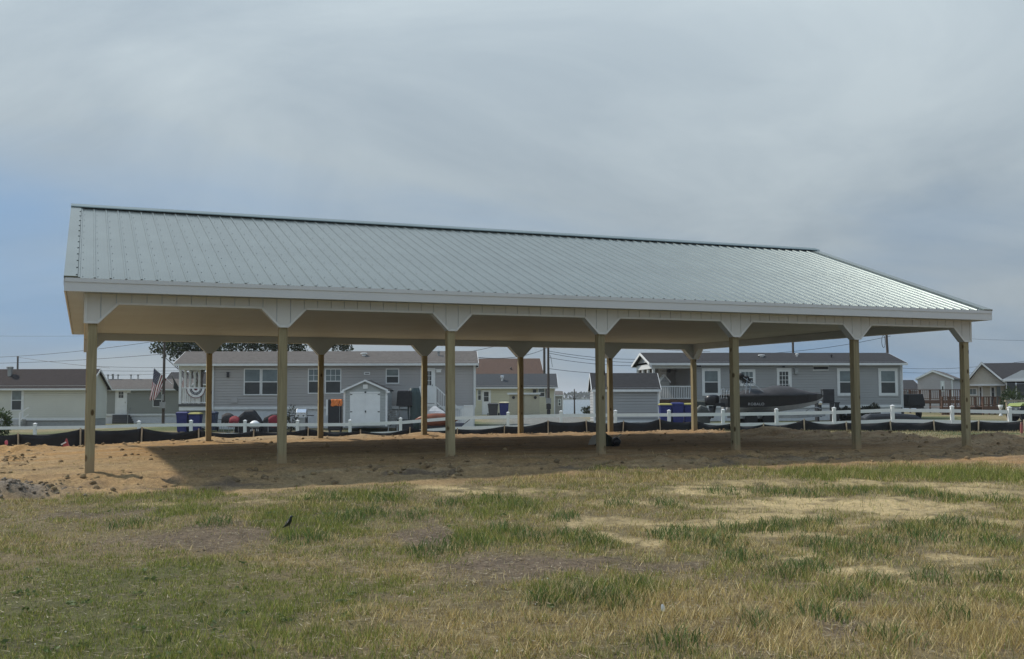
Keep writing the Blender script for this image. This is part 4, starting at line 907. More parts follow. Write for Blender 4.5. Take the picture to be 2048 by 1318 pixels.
# ---- right-hand blue grey house with porch
F7 = F = Fac(1389, 60, 5.0, .2); z_e = F.z(1600, 724)
H7 = house(F, 'blue_grey_house', 'long blue grey house with white framed windows behind the covered boat', F.u(1389), F.u(1803), 4.4, F.z(1600, 812), F.z(1600, 723), F.z(1600, 705.5, 2.2), GREY2, R_DARK, SKIRT, ov=.3, gov=.25, porch=F.u(1306))
for p4 in ((1403.5, 736.5, 1441.5, 791.5), (1673.5, 736.5, 1711.5, 791.5), (1756, 736.5, 1796, 791.5)): window(F, H7, *p4, fw=.16)
window(F, H7, 1477, 738.5, 1511, 772, fw=.15, grid=(3, 1)); door(F, H7, 1553, 736, 1584, 806, lite=(1558, 743, 1577, 777, 3, 4), handle=1)
lamp(F, H7, 1591.5, 743, .2, .3, GREYM); part(F, H7, 'wall_vent', DARK, 1627.5, 733, 1656, 739, -.05, -.036); part(F, H7, 'vent_frame', TRIM, 1626, 731, 1657.5, 733, -.06, -.036); part(F, H7, 'vent_frame', TRIM, 1626, 739, 1657.5, 741, -.06, -.036)
lamp(F, H7, 1397, 732, .2, .1, BLACKP); lamp(F, H7, 1566, 734, .1, .05, BLACKP)
roof_vent(F, H7, 1523, 714, 1.2, 0, WHITE, .2, .14); roof_vent(F, H7, 1594, 712, 1.3, 0, WHITE, .1, .15); roof_vent(F, H7, 1663, 716, 1.0, 0, BLACKP, .06, .22)
for px in (1390, 1804): a0, z0 = F.p(px, 726, -.1); a1, z1 = F.p(px, 822, -.1); MB().tube([(a0, -.08, z0), (a0, -.08, z1)], .035, 8).build('downspout', TRIM, H7)
fl = F.z(1340, 799.5); u0, u1 = F.u(1306), F.u(1388)
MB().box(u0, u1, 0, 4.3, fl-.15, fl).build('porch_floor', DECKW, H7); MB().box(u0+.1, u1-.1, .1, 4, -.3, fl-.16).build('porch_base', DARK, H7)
MB().box(u0-.02, u1, .02, .16, z_e-.36, z_e-.14).box(u0-.02, u0+.12, .17, 4.36, z_e-.36, z_e-.14).build('porch_beam', TRIM, H7); MB().box(u0-.02, u1, .02, 4.36, z_e-.13, z_e-.1).build('porch_ceiling', TRIM, H7)
for vv in (.02, 1.4, 2.8, 4.2): MB().box(u0, u0+.13, vv, vv+.13, fl, z_e-.36).build('porch_column', WHITE, H7)
railing(H7, (u0+.14, .08, fl), (u1, .08, fl), .75, 22, WHITE, posts=False); railing(H7, (u0+.06, .16, fl), (u0+.06, 4.3, fl), .75, 22, WHITE, posts=False)
a = F.p(1338, 742, 2); cf = MB().lathe([(.09, -.1), (.12, 0), (.05, .1), (.02, .25)], (a[0], 2, a[1]), 8)
for k in range(4): cf.bar((a[0], 2, a[1]), (a[0]+.6*math.cos(k*1.57+.4), 2+.6*math.sin(k*1.57+.4), a[1]), .13, .02)
cf.build('ceiling_fan', BLACKP, H7)
MB().box(F.u(1352), F.u(1368), 4.2, 4.38, fl, fl+2).build('porch_door', WHITE, H7)
MB().box(F.u(1306), F.u(1389), 4.38, 4.45, fl, z_e-.1).build('porch_back_wall', GREY2, H7)
# gabled playhouse on the porch
u, z = F.p(1329.5, 749, 1.5); PH = thing('gabled_playhouse', 'small white trimmed gable hutch standing on the right-hand porch', 'hutch', F.world(u, 1.5, fl), F.a); zz = z-fl; w = .33
MB().box(-w*.85, w*.85, 0, .6, 0, zz-.42).build('body', SHED, PH); MB().prism([(-w*.85, zz-.42), (w*.85, zz-.42), (0, zz-.04)], .02, .58).build('gable', GREYM, PH)
for s in (-1, 1): MB().prism([(0, zz), (0, zz-.09), (s*w, zz-.50), (s*w*1.02, zz-.40)], -.06, .66).build('roof_slope', WHITE, PH)
# ---- far right: pinkish house, decks, cream house with sunroom
F = Fac(1835, 110, -27, 0)
H8 = fthing(F, 'pinkish_house', 'pinkish tan gable-ended house far behind the wooden decks', 'house'); u0, u1 = F.u(1836), F.u(1904); zt = F.z(1870, 758); zp = F.z(1867, 744); m = MB()
m.box(u0, u1, 0, 12, -.3, zt); siding(m, u0, u1, 0, zt, 0, row=.2); m.prism([(u0, zt), (u1, zt), (F.u(1867), zp)], 0, 12); m.build('wall', PINK, H8)
uc = F.u(1867)
for s, ue in ((-1, u0-.2), (1, u1+.25)):
    MB().prism([(ue, zt-.1), (uc, zp+.05), (uc, zp+.22), (ue, zt+.07)], -.2, 12.2).build('roof_slope', R_GREY, H8); MB().prism([(ue, zt-.12), (uc, zp+.0), (uc, zp+.20), (ue, zt+.06)], -.25, -.203).build('rake_board', WHITE, H8)
window(F, H8, 1881, 761.5, 1889.5, 783, up=WCL, fw=.12); MB().tube([(u1+.05, -.1, zt-.1), (u1+.05, -.1, 0)], .06).build('downspout', TRIM, H8)
F = Fac(1780, 130, 0, 0)
H8b = house(F, 'charcoal_roofed_house', 'far low house with charcoal roof beyond the blue grey house corner', F.u(1730), F.u(1842), 6, F.z(1800, 815), F.z(1800, 777), F.z(1800, 760, 3), mat('tan_siding', (.25, .2, .165), .7), R_DARK, None, corner=False)
window(F, H8b, 1812, 782, 1819, 795)
def deck(F, name, label, px0, px1, pyt, pyf, pyg, v0, v1, n, skirt=True):
    t = fthing(F, name, label, 'deck'); u0, zt = F.p(px0, pyt, v0); u1, zf_ = F.p(px1, pyf, v0); zg_ = F.z(px0, pyg, v0)
    nb = max(3, int((v1-v0)/.3))
    for i in range(nb): a = v0+(v1-v0)*i/nb; MB().box(u0, u1, a+.01, a+(v1-v0)/nb-.005, zf_-.04, zf_).build('deck_board', DECKW, t)
    MB().box(u0+.02, u1-.02, v0+.02, v0+.06, zf_-.26, zf_-.045).build('rim_joist', DECKW, t)
    for i in range(n+1):
        uu = u0+(u1-u0)*i/n; MB().box(uu-.05, uu+.05, v0+.062, v0+.16, -.3, zt-.05).build('post', DECKW, t)
    o = MB().box(u0-.03, u1+.03, v0+.03, v0+.19, zt-.05, zt).box(u0, u1, v0+.08, v0+.14, zf_+.08, zf_+.13).build('railing', DECKW, t); nn = int((u1-u0)/.16)
    for i in range(nn): uu = u0+.08+i*.16; MB().box(uu-.02, uu+.02, v0+.09, v0+.13, zf_+.13, zt-.05).build('baluster', DECKW, o)
    if skirt:
        nn = int((u1-u0)/.15)
        for i in range(nn): uu = u0+.02+i*.15; MB().box(uu, uu+.135, v0+.165, v0+.185, -.2, zf_-.27).build('skirt_board', DECKW, t)
    return t
deck(Fac(1806, 84, 0, .25), 'raised_deck', 'raised brown wooden deck in front of the pinkish house', 1800, 1922, 779, 800, 818, 0, 3, 6, False)
deck(Fac(1885, 72, 0, .28), 'stained_deck', 'reddish stained wooden deck with railing beside the cream house', 1885, 1966, 793, 813.5, 820, 0, 2.4, 6)
deck(Fac(1966, 71, 0, .28), 'porch_deck', 'low brown porch deck with railing before the cream house door', 1967, 2003, 793, 812.5, 820, 0, 2.0, 3, False)
F = Fac(1936, 75, -24, .3)
H9 = fthing(F, 'cream_gable_house', 'cream sided gable house with white sunroom at the right edge', 'house'); u0, u1 = F.u(1930), F.u(2009); zt = F.z(1970, 771); m = MB()
m.box(u0, u1, 0, 6, -.3, zt); siding(m, u0, u1, .2, zt, 0, row=.2, dep=.034); m.build('wall', mat('cream_lap_siding', (.52, .48, .40), .6, var=.05), H9)
uc, zp = F.p(1963, 727, -.9); m = MB(); ul, ur = F.u(1934, -.6), F.u(2010, -.6); zl = F.z(1990, 768, -.6)
m.prism([(ul, zl), (ur, zl), (uc, zp-.12)], -.55, .1); nrow = 7
for i in range(nrow):
    a0, a1 = i/nrow, (i+1)/nrow; h0, h1 = zl+(zp-.12-zl)*a0, zl+(zp-.12-zl)*a1; m.add([(ul+(uc-ul)*a0, -.585, h0), (ur+(uc-ur)*a0, -.585, h0), (ur+(uc-ur)*a1, -.553, h1), (ul+(uc-ul)*a1, -.553, h1)], [(0, 1, 2, 3)])
m.build('gable', MATS['cream_lap_siding'], H9)
for s, ue in ((-1, ul-.35), (1, ur+.15)):
    ze_ = zl-.05-(.2 if s < 0 else 0); MB().prism([(ue, ze_), (uc, zp), (uc, zp+.13), (ue, ze_+.13)], -.9, 6).build('roof_slope', R_DARK, H9); MB().prism([(ue, ze_-.06), (uc, zp-.06), (uc, zp+.11), (ue, ze_+.10)], -.94, -.903).build('rake_board', WHITE, H9)
ue = F.u(2120); z1_, z2_ = F.z(2030, 764), F.z(2030, 725.5, 2.5); MB().add([(uc, 2.5, z2_), (ue, 2.5, z2_), (ue, -.3, z1_), (ur-.1, -.3, z1_), (uc, 2.5, z2_-.1), (ue, 2.5, z2_-.1), (ue, -.3, z1_-.1), (ur-.1, -.3, z1_-.1)], [(3, 2, 1, 0), (4, 5, 6, 7), (0, 4, 7, 3), (3, 7, 6, 2)]).build('main_roof', R_DARK, H9)
MB().box(ur, ue, .3, 8, -.3, z1_-.15).build('main_wall', MATS['cream_lap_siding'], H9)
MB().box(ul, ur+.05, -.6, -.5, zl-.12, zl).build('gable_trim', WHITE, H9)
window(F, H9, 1936, 775.5, 1955, 791, fw=.09, grid=(2, 1), sash=False); door(F, H9, 1956.5, 772, 1966.5, 813, leaf=mat('brown_door', (.06, .04, .035), .6)); door(F, H9, 1980, 772.5, 1992, 813, leaf=DARK); part(F, H9, 'screen_panel', GLASS_UP, 1993, 773, 2002, 813, -.04, -.02)
for px in (1982, 2002): part(F, H9, 'porch_column', WHITE, px-.8, 770, px+.8, 813, -.58, -.5)
FS = Fac(2010, 72.5, -24, .3); m = MB(); a, zt_ = FS.p(2012, 763); b = FS.u(2110); MB().box(a-.2, b, -.1, .05, zt_, zt_+.12).build('sunroom_gutter', WHITE, H9).location = (float((FS.o-F.o)@F.e), float((FS.o-F.o)@F.n), 0)
SR = (float((FS.o-F.o)@F.e), float((FS.o-F.o)@F.n), 0)
rz = FS.z(2048, 741, 1.2); o = MB().prism([(a-.25, zt_+.12), (b, zt_+.12), (b, rz), (FS.u(2045), rz), (FS.u(2036), rz-.15)], -.05, 2.2).build('sunroom_roof', mat('white_roof_sheet', (.6, .62, .64), .4, var=.03), H9); o.location = SR
for i in range(5): px = 2013+i*19.5; o = part(FS, H9, 'sunroom_post', WHITE, px-1, 764, px+1, 798.5, -.06, .04); o.location = SR
for i in range(4): px = 2013+i*19.5; o = part(FS, H9, 'sunroom_screen', GLASS_LO, px+1.2, 767, px+18.2, 797, 0, .02); o.location = SR
o = part(FS, H9, 'sunroom_sill', WHITE, 2010, 797.3, 2110, 799.5, -.08, .05); o.location = SR; o = part(FS, H9, 'sunroom_base', SKIRT, 2012, 800, 2110, 822, -.02, .1); o.location = SR
# ------------------------------------------------------------------ grass
BLADEM = attr_mat('grass_blades', .55, trans=.3)
def make_blades(x, y, h, w, cols, lean=.35, tall=False, seed=0, flat=None):
    r = np.random.default_rng(seed); n = len(x); z = gz(x, y)-.006
    a = r.random(n)*2*np.pi; wx, wy = np.cos(a)*w*.5, np.sin(a)*w*.5
    la = r.random(n)*2*np.pi; le = lean*(.3+r.random(n))*h; lx, ly = np.cos(la)*le, np.sin(la)*le
    if flat is not None: h = h*flat
    b0 = np.stack([x-wx, y-wy, z], 1); b1 = np.stack([x+wx, y+wy, z], 1); tip = np.stack([x+lx, y+ly, z+h], 1)
    cd = cols
    if not tall:
        V = np.stack([b0, b1, tip], 1).reshape(-1, 3); C_ = np.stack([cd, cd, cols], 1).reshape(-1, 3); return V, np.arange(3*n), C_
    m0 = np.stack([x-wx*.8+lx*.28, y-wy*.8+ly*.28, z+h*.58], 1); m1 = np.stack([x+wx*.8+lx*.28, y+wy*.8+ly*.28, z+h*.58], 1)
    V = np.stack([b0, b1, m1, m0, tip], 1).reshape(-1, 3); C_ = np.stack([cd, cd, cols, cols, cols], 1).reshape(-1, 3)
    o = np.arange(n)[:, None]*5; T = np.concatenate([o+[0, 1, 2], o+[0, 2, 3], o+[3, 2, 4]], 1).ravel(); return V, T, C_
def sample(n, y0, y1, pw, marg=.56):
    u = rng.random(n); yy = (y0**pw+u*(y1**pw-y0**pw))**(1/pw); xx = (rng.random(n)*2-1)*(yy*marg+1.6); return xx, yy
GREENS = np.array([(.20, .235, .040), (.26, .28, .062), (.135, .185, .034), (.36, .355, .11)])
DRYS = np.array([(.54, .415, .175), (.43, .32, .125), (.68, .56, .29), (.32, .24, .10)])
def lawn(n, seed, y0, y1, pw):
    x, y = sample(n, y0, y1, pw); S, B, G, Dd = (field(k, x, y) for k in 'SBGD'); dd = dirt(x, y)
    cl = fbm(x*5.5, y*5.5, 3, 91); cl2 = fbm(x*.8, y*.8, 3, 93)
    G = G*(1-.55*S); dens = np.clip(.62+.6*G+.2*Dd-1.0*S*sstep(.25, .5, cl+.05)-.85*B*sstep(.25, .6, cl+.1), .04, 1)*(.35+1.3*sstep(.34, .66, cl))
    dens *= 1-.985*sstep(.25, .6, dd); dens = np.clip(dens, 0, 1)
    k = rng.random(n) < dens; x, y, G, Dd, B, S, cl, cl2 = (q_[k] for q_ in (x, y, G, Dd, B, S, cl, cl2)); m = len(x)
    right = sstep(-2, 4, x)
    mown = sstep(.5, -3.0, x-.25*(y-9))*sstep(11.5, 9, y)
    pg = np.clip(.40+.62*G+.55*mown-.55*Dd-.25*B-.12*right+(cl2-.5)*1.3+(cl-.5)*1.2, .06, .92)
    g = rng.random(m) < pg
    cols = np.where(g[:, None], GREENS[rng.integers(0, 4, m)], DRYS[rng.integers(0, 4, m)])*(.55+.85*rng.random(m))[:, None]
    h = (.020+.026*rng.random(m)+.04*rng.random(m)**6)*(1+.75*G*(1-mown)+.7*Dd*(1-mown)+.35*right-.2*mown)*(.6+.9*cl)
    w = .0026+.0032*rng.random(m)+.00022*y
    return x, y, h, w, cols, g
x, y, h, w, cols, g = lawn(640000, 1, 5.3, 21, 1.0)
def emit(name, sel, tall, label, cat, seed, lean):
    V, T, C_ = make_blades(x[sel], y[sel], h[sel], w[sel], cols[sel], lean, tall, seed)
    o = link(name, fast_mesh(name, V, T, 3, np.clip(C_, 0, 1)), BLADEM); tag(o, label, cat, kind='stuff'); return o
emit('green_grass', g, False, 'short green lawn grass growing over the foreground', 'grass', 3, .55)
emit('dry_grass', ~g, False, 'straw coloured dry grass mixed through the lawn', 'grass', 4, .8)
# straw litter lying flat on the soil
nl = 90000; lx, ly = sample(nl, 5.4, 18, 1.0); keep = rng.random(nl) < (.35+.6*np.maximum(field('B', lx, ly), field('D', lx, ly)))*(1-.95*dirt(lx, ly)); lx, ly = lx[keep], ly[keep]; nl = len(lx)
lc = np.array([(.34, .27, .16), (.2, .155, .10), (.12, .09, .06), (.42, .36, .25)])[rng.integers(0, 4, nl)]*(.7+.5*rng.random(nl))[:, None]
ang = rng.random(nl)*6.283; ln = .03+.07*rng.random(nl); lz = gz(lx, ly)+.004+.012*rng.random(nl); wd_ = .0025+.003*rng.random(nl)
ca, sa = np.cos(ang), np.sin(ang); tz = (rng.random(nl)-.3)*.02
V = np.stack([np.stack([lx-ca*ln/2-sa*wd_, ly-sa*ln/2+ca*wd_, lz], 1), np.stack([lx-ca*ln/2+sa*wd_, ly-sa*ln/2-ca*wd_, lz+.002], 1), np.stack([lx+ca*ln/2, ly+sa*ln/2, lz+tz], 1)], 1).reshape(-1, 3)
o = link('straw_litter', fast_mesh('straw_litter', V, np.arange(3*nl), 3, np.repeat(lc, 3, 0)), BLADEM); tag(o, 'dead straw and stalk litter lying on the bare soil', 'litter', kind='stuff')
# coarse tufts
_T = [(1330, 1078, 30), (1375, 1070, 35), (1420, 1085, 40), (1460, 1060, 30), (1530, 1060, 30), (1578, 1055, 40), (1642, 1048, 28), (1640, 1090, 40), (1690, 1105, 50), (1760, 1085, 34), (1800, 1060, 26), (1870, 1080, 40), (1930, 1055, 46), (1890, 1050, 26), (2000, 1090, 36), (1480, 1120, 34), (1560, 1150, 30), (1620, 1140, 30), (1860, 1160, 30), (1760, 1165, 30), (1990, 1160, 30), (1700, 1190, 34),
      (1150, 1075, 34), (1190, 1090, 34), (1010, 1065, 30), (930, 1090, 40), (860, 1105, 36), (1060, 1080, 30), (1280, 1180, 30), (1240, 1210, 36), (1180, 1195, 36), (1120, 1190, 30), (1090, 1205, 28), (690, 1040, 34), (740, 1030, 30), (650, 1000, 30), (780, 1000, 40), (980, 1000, 30), (1040, 1015, 30), (1440, 985, 26), (1530, 985, 26), (1600, 990, 30), (1690, 985, 30), (1820, 990, 28), (1900, 1000, 26), (1990, 1000, 30), (1240, 1010, 24), (1330, 1010, 24), (610, 1080, 34), (900, 1010, 26), (430, 1050, 26), (260, 1050, 30), (1130, 1040, 22), (820, 1035, 30), (1520, 1250, 36), (1640, 1230, 40), (1780, 1280, 40), (1900, 1240, 36), (1350, 1290, 40)]
bx, by, bh, bw, bc = [], [], [], [], []
for px, py, rp in _T:
    X1, Y1 = hit(px, py); rr = rp*Y1/FPX; nb = int(80+rp*3.4); a = rng.random(nb)*6.283; q_ = np.sqrt(rng.random(nb))*rr
    q_ = q_*(.6+.9*rng.random(nb)); bx.append(X1+np.cos(a)*q_*1.5); by.append(Y1+np.sin(a)*q_*2.0); hh = .05+.115*rng.random(nb); bh.append(hh*(1.15-.5*q_/rr)); bw.append(.006+.005*rng.random(nb))
    gcol = rng.random(nb) < (.86 if py < 1150 else .55)
    bc.append(np.where(gcol[:, None], np.array([(.10, .152, .042)]), np.array([(.40, .32, .165)]))*(.7+.7*rng.random(nb))[:, None])
V, T, C_ = make_blades(np.concatenate(bx), np.concatenate(by), np.concatenate(bh), np.concatenate(bw), np.concatenate(bc), .75, True, 9)
o = link('coarse_grass_tufts', fast_mesh('coarse_grass_tufts', V, T, 3, np.clip(C_, 0, 1)), BLADEM); tag(o, 'coarse dark green grass tufts standing in the sandy lawn', 'grass', kind='stuff')
# verge grass by the silt fence and by the house lawns
n = 60000; vx = rng.uniform(-16, 20, n); vy = rng.uniform(27, 60, n); bk_ = np.interp(vx, [-25, -15, 6.0, 7.2, 13, 30], [31.2, 31.4, 39.4, 33.0, 27.2, 26.0])
k = ((dirt(vx, vy) < .35) & (vy < 39.5) & (vy > 25) & (vx > 6.5)) | ((vy > 51) & (vy < 56) & (vx < -17)) | ((vy > bk_) & (vy < bk_+2.5)); vx, vy = vx[k], vy[k]; n = len(vx)
vc_ = np.where((rng.random(n) < .3)[:, None], np.array([(.11, .13, .05)]), np.array([(.34, .27, .14)]))*(.7+.6*rng.random(n))[:, None]
V, T, C_ = make_blades(vx, vy, .03+.06*rng.random(n), .012+.012*rng.random(n), vc_, .5, False, 10)
o = link('verge_grass', fast_mesh('verge_grass', V, T, 3, np.clip(C_, 0, 1)), BLADEM); tag(o, 'pale straw verge grass behind the dirt mounds and along the silt fence', 'grass', kind='stuff')
# clods of earth on the disturbed ground
n = 26000; cx = rng.uniform(-13, 16, n); cy = rng.uniform(13, 38, n); pxx = (cx-PO[0])*PEX[0]+(cy-PO[1])*PEX[1]; pyy = (cx-PO[0])*PEY[0]+(cy-PO[1])*PEY[1]
wgt = np.exp(-((pyy+1.1)/.9)**2)+.9*sstep(-.5, -2, pxx)+.5*sstep(18.4, 19, pxx)+.5*np.exp(-((pyy-12.3)/.6)**2)+.05
k = (dirt(cx, cy) > .5) & (rng.random(n) < wgt); cx, cy = cx[k], cy[k]; n = len(cx); cz = gz(cx, cy)
ico = np.array([(0, 0, 1), (.9, 0, .35), (.28, .85, .35), (-.72, .53, .35), (-.72, -.53, .35), (.28, -.85, .35), (.72, .53, -.5), (-.28, .85, -.5), (-.9, 0, -.5), (-.28, -.85, -.5), (.72, -.53, -.5)])
icf = np.array([(0, 1, 2), (0, 2, 3), (0, 3, 4), (0, 4, 5), (0, 5, 1), (1, 6, 2), (2, 6, 7), (2, 7, 3), (3, 7, 8), (3, 8, 4), (4, 8, 9), (4, 9, 5), (5, 9, 10), (5, 10, 1), (1, 10, 6)])
sz = .008+.045*rng.random(n)**4.2; jit = 1+.5*(rng.random((n, 11, 1))-.5)
V = (ico[None]*jit*sz[:, None, None]*np.array([1.2, 1.2, .75])+np.stack([cx, cy, cz+sz*.25], 1)[:, None]).reshape(-1, 3)
T = (icf.ravel()[None]+np.arange(n)[:, None]*11).ravel(); cc = np.array([(.30, .21, .115), (.22, .155, .085), (.34, .245, .13)])[rng.integers(0, 3, n)]
o = link('earth_clods', fast_mesh('earth_clods', V, T, 3, np.repeat(cc, 11, 0)), GMAT); tag(o, 'loose clods of sandy earth around the edge of the pad', 'clods', kind='stuff')

# broad-leaved weeds: small rosettes through the lawn
n = 900; wx_, wy_ = sample(n, 5.5, 16.5, 1.0); k = (dirt(wx_, wy_) < .4) & (rng.random(n) < .7*field('G', wx_, wy_)); wx_, wy_ = wx_[k], wy_[k]
P_, S_, K_ = [], [], []
for a, b in zip(wx_, wy_):
    z = float(gz(a, b)[0]); nl_ = rng.integers(5, 10); r_ = .02+.03*rng.random(); t = rng.random(nl_)*6.283
    P_.append(np.stack([a+np.cos(t)*r_, b+np.sin(t)*r_, z+.015+.02*rng.random(nl_)], 1)); S_.append(.03+.03*rng.random(nl_)); K_.append(np.array([(.12, .16, .055)])*(.7+.6*rng.random(nl_))[:, None])
V, Lp, C_ = leaf_quads(np.concatenate(P_), np.concatenate(S_), np.concatenate(K_), flat=.6, seed=21, wide=.5)
o = link('lawn_weeds', fast_mesh('lawn_weeds', V, Lp, 4, C_), LEAFM); tag(o, 'small broad-leaved weeds scattered through the lawn', 'weeds', kind='stuff')
n = 150; fx, fy = sample(n, 5.6, 13, 1.0); k = (fbm(fx*.6, fy*.6, 2, 5) > .5) & (fx < .3); fx, fy = fx[k], fy[k]; n = len(fx); sz = .004+.004*rng.random(n)
V = (ico[None]*sz[:, None, None]+np.stack([fx, fy, gz(fx, fy)+.035], 1)[:, None]).reshape(-1, 3); T = (icf.ravel()[None]+np.arange(n)[:, None]*11).ravel()
o = link('clover_flowers', fast_mesh('clover_flowers', V, T, 3, np.tile(np.array([[.75, .74, .66]]), (n*11, 1))), LEAFM); tag(o, 'tiny white clover flower heads dotted in the lawn', 'flowers', kind='stuff')
# ------------------------------------------------------------------ yard things
def place(px, py, Y): q = at(px, py, Y); return (q[0], q[1], q[2])
def gplace(px, Y): q = at(px, 800, Y); return (q[0], Y, g1(q[0], Y))
BLUE = mat('blue_bin_plastic', (.022, .028, .135), .5, var=.1); YEL = mat('yellow_lid_plastic', (.36, .32, .09), .5); NAVYB = mat('navy_bin_plastic', (.03, .045, .09), .5); DGREY = mat('charcoal_bin_plastic', (.05, .052, .058), .55)
def wheeled_bin(px, Y, label, body, lid, group, h=1.06, w=.60, rz=0, zoff=0):
    x0, y0, z0 = gplace(px, Y); t = thing('wheeled_bin', label, 'bin', (x0, y0, z0+zoff), rz, group); d = .62
    def ring(s, z): return [(-w/2*s, -d/2*s, z), (w/2*s, -d/2*s, z), (w/2*s, d/2*s, z), (-w/2*s, d/2*s, z)]
    MB().loft([ring(.80, .06), ring(.86, .35), ring(.97, h-.10), ring(1.03, h-.09), ring(1.03, h-.03)]).build('body', body, t, bevel=.02)
    MB().loft([ring(1.06, h-.03), ring(1.07, h+.01), ring(.85, h+.06), ring(.4, h+.075)]).build('lid', lid, t, bevel=.01)
    for s in (-1, 1): MB().lathe([(.06, -.04), (.13, -.035), (.13, .035), (.06, .04)], (s*(w/2+.0), d/2-.02, .13), 12, 'x').build('wheel', RUBBER, t)
    MB().tube([(-w/2+.05, d/2+.08, h-.08), (w/2-.05, d/2+.08, h-.08)], .018).build('handle', body, t); return t
GB = 'wheeled bins by the houses'
wheeled_bin(367, 57.5, 'blue wheeled bin with blue lid at the left porch corner', BLUE, BLUE, GB); wheeled_bin(392, 57.5, 'blue wheeled bin with yellow lid under the left porch bunting', BLUE, YEL, GB, h=1.02)
wheeled_bin(425, 58.3, 'dull navy wheeled bin at the corner of the long grey house', NAVYB, NAVYB, GB, h=1.02, w=.5)
wheeled_bin(1330, 54, 'blue wheeled bin with yellow lid next to the grey storage shed', BLUE, YEL, GB); wheeled_bin(1354, 54, 'blue wheeled bin with blue lid between two yellow lidded bins', BLUE, BLUE, GB, h=1.1); wheeled_bin(1378, 54.2, 'blue wheeled bin with yellow lid next to the boat motor', BLUE, YEL, GB)
wheeled_bin(986, 88, 'charcoal wheeled bin in front of the pale yellow house', DGREY, DGREY, GB, w=.85, h=1.0); wheeled_bin(1008, 88, 'blue wheeled bin with pale yellow lid against the resin shed', BLUE, mat('cream_lid', (.62, .55, .35), .5), GB, w=.8, h=1.1)
def lumpy_cover(name, label, px0, px1, pyt, Y, prof, mt=BLACK, depth=.7, cat='cover'):
    """fabric cover over something: prof = outline (0..1 across, 0..1 up)"""
    q0, q1 = at(px0, 800, Y)[0], at(px1, 800, Y)[0]; zt = at((px0+px1)/2, pyt, Y)[2]; zg = g1((q0+q1)/2, Y); w = q1-q0; h = zt-zg; t = thing(name, label, cat, ((q0+q1)/2, Y, zg))
    rings = []
    for s, k in ((-.5, .8), (-.42, .96), (-.15, 1), (.2, 1), (.42, .96), (.5, .8)):
        rings.append([((a-.5)*w*(.9+.1*k)+random.uniform(-.01, .01), s*depth, b*h*k+random.uniform(-.012, .012)) for a, b in prof])
    MB().loft(rings).build('cloth', mt, t, smooth=False, bevel=.02); MB().box(-w*.35, w*.35, -depth*.3, depth*.3, -.05, h*.15).build('base', BLACKP, t); return t
lumpy_cover('covered_grill', 'large black fabric cover over a grill by the skirting', 473, 526, 820.5, 57.8, [(0, 0), (0, .42), (.05, .66), (.35, .98), (.68, 1), (.9, .66), (1, .42), (1, 0)])
lumpy_cover('covered_firepit', 'black covered round heap beside the red camp chair', 525, 566, 826.5, 58, [(0, 0), (0, .4), (.15, .8), (.45, .95), (.8, 1), (.97, .7), (1, 0)])
def camp_chair(px, Y, label, mt, rz, sc_=1.0):
    x0, y0, z0 = gplace(px, Y); t = thing('camp_chair', label, 'chair', (x0, y0, z0), rz, 'chairs along the skirting'); w = .28*sc_
    vs = []; fs = []
    for i in range(7):
        a = -1+i/3
        for b in (0, .5, 1): vs.append((a*w, .22+.10*b+.03*(1-a*a), (.42+(.50*b if b < 1 else .50*(1-.25*a*a)))*sc_))
    for i in range(6):
        for j in range(2): c0 = i*3+j; fs.append((c0, c0+3, c0+4, c0+1))
    o = MB().add(vs, fs).build('backrest', mt, t, smooth=True); o.modifiers.new('t', 'SOLIDIFY').thickness = .02
    o = MB().add([(-w, -.25, .43*sc_), (w, -.25, .43*sc_), (w, .22, .40*sc_), (-w, .22, .40*sc_), (0, 0, .36*sc_)], [(0, 1, 4), (1, 2, 4), (2, 3, 4), (3, 0, 4)]).build('seat', mt, t); o.modifiers.new('t', 'SOLIDIFY').thickness = .02
    for sx in (-1, 1):
        for sy in (-1, 1): MB().tube([(sx*w, sy*.25, 0), (sx*w*1.02, sy*.22, .6*sc_)], .012, 5).build('leg', GREYM, t)
        MB().box(sx*w-.03, sx*w+.03, -.28, .2, .6*sc_, .62*sc_).build('armrest', BLACKP, t)
    return t
REDC = mat('red_cloth', (.20, .022, .032), .8); CHARC = mat('charcoal_cloth', (.05, .045, .045), .8)
camp_chair(453, 57.6, 'charcoal round-backed camp chair near the left porch bins', CHARC, 0, 1.15); camp_chair(463, 56.6, 'red camp chair in front of the charcoal one', REDC, -.3, 1.05); camp_chair(549, 56.2, 'red camp chair in front of the black covered heap', REDC, .2, 1.1)
# white kettle-top barbecue
x0, y0, z0 = gplace(510, 55.6); KT = thing('white_kettle_grill', 'small white domed table grill just behind the rail fence', 'grill', (x0, y0, z0)); zt = at(510, 841, 55.6)[2]-z0
MB().lathe([(.02, 0), (.12, -.02), (.24, -.11), (.30, -.25), (.30, -.29)][::-1], (0, 0, zt), 16).build('lid', WHITE, KT, smooth=True); MB().lathe([(.20, -.36), (.27, -.33), (.295, -.30)], (0, 0, zt), 16).build('bowl', GREYM, KT, smooth=True)
for k in range(4): a = k*1.57+.78; MB().tube([(.2*math.cos(a), .2*math.sin(a), zt-.42), (.27*math.cos(a), .27*math.sin(a), 0)], .014, 5).build('leg', WHITE, KT)
MB().box(-.16, .16, -.3, -.28, zt-.2, zt-.16).build('badge', GREYM, KT)
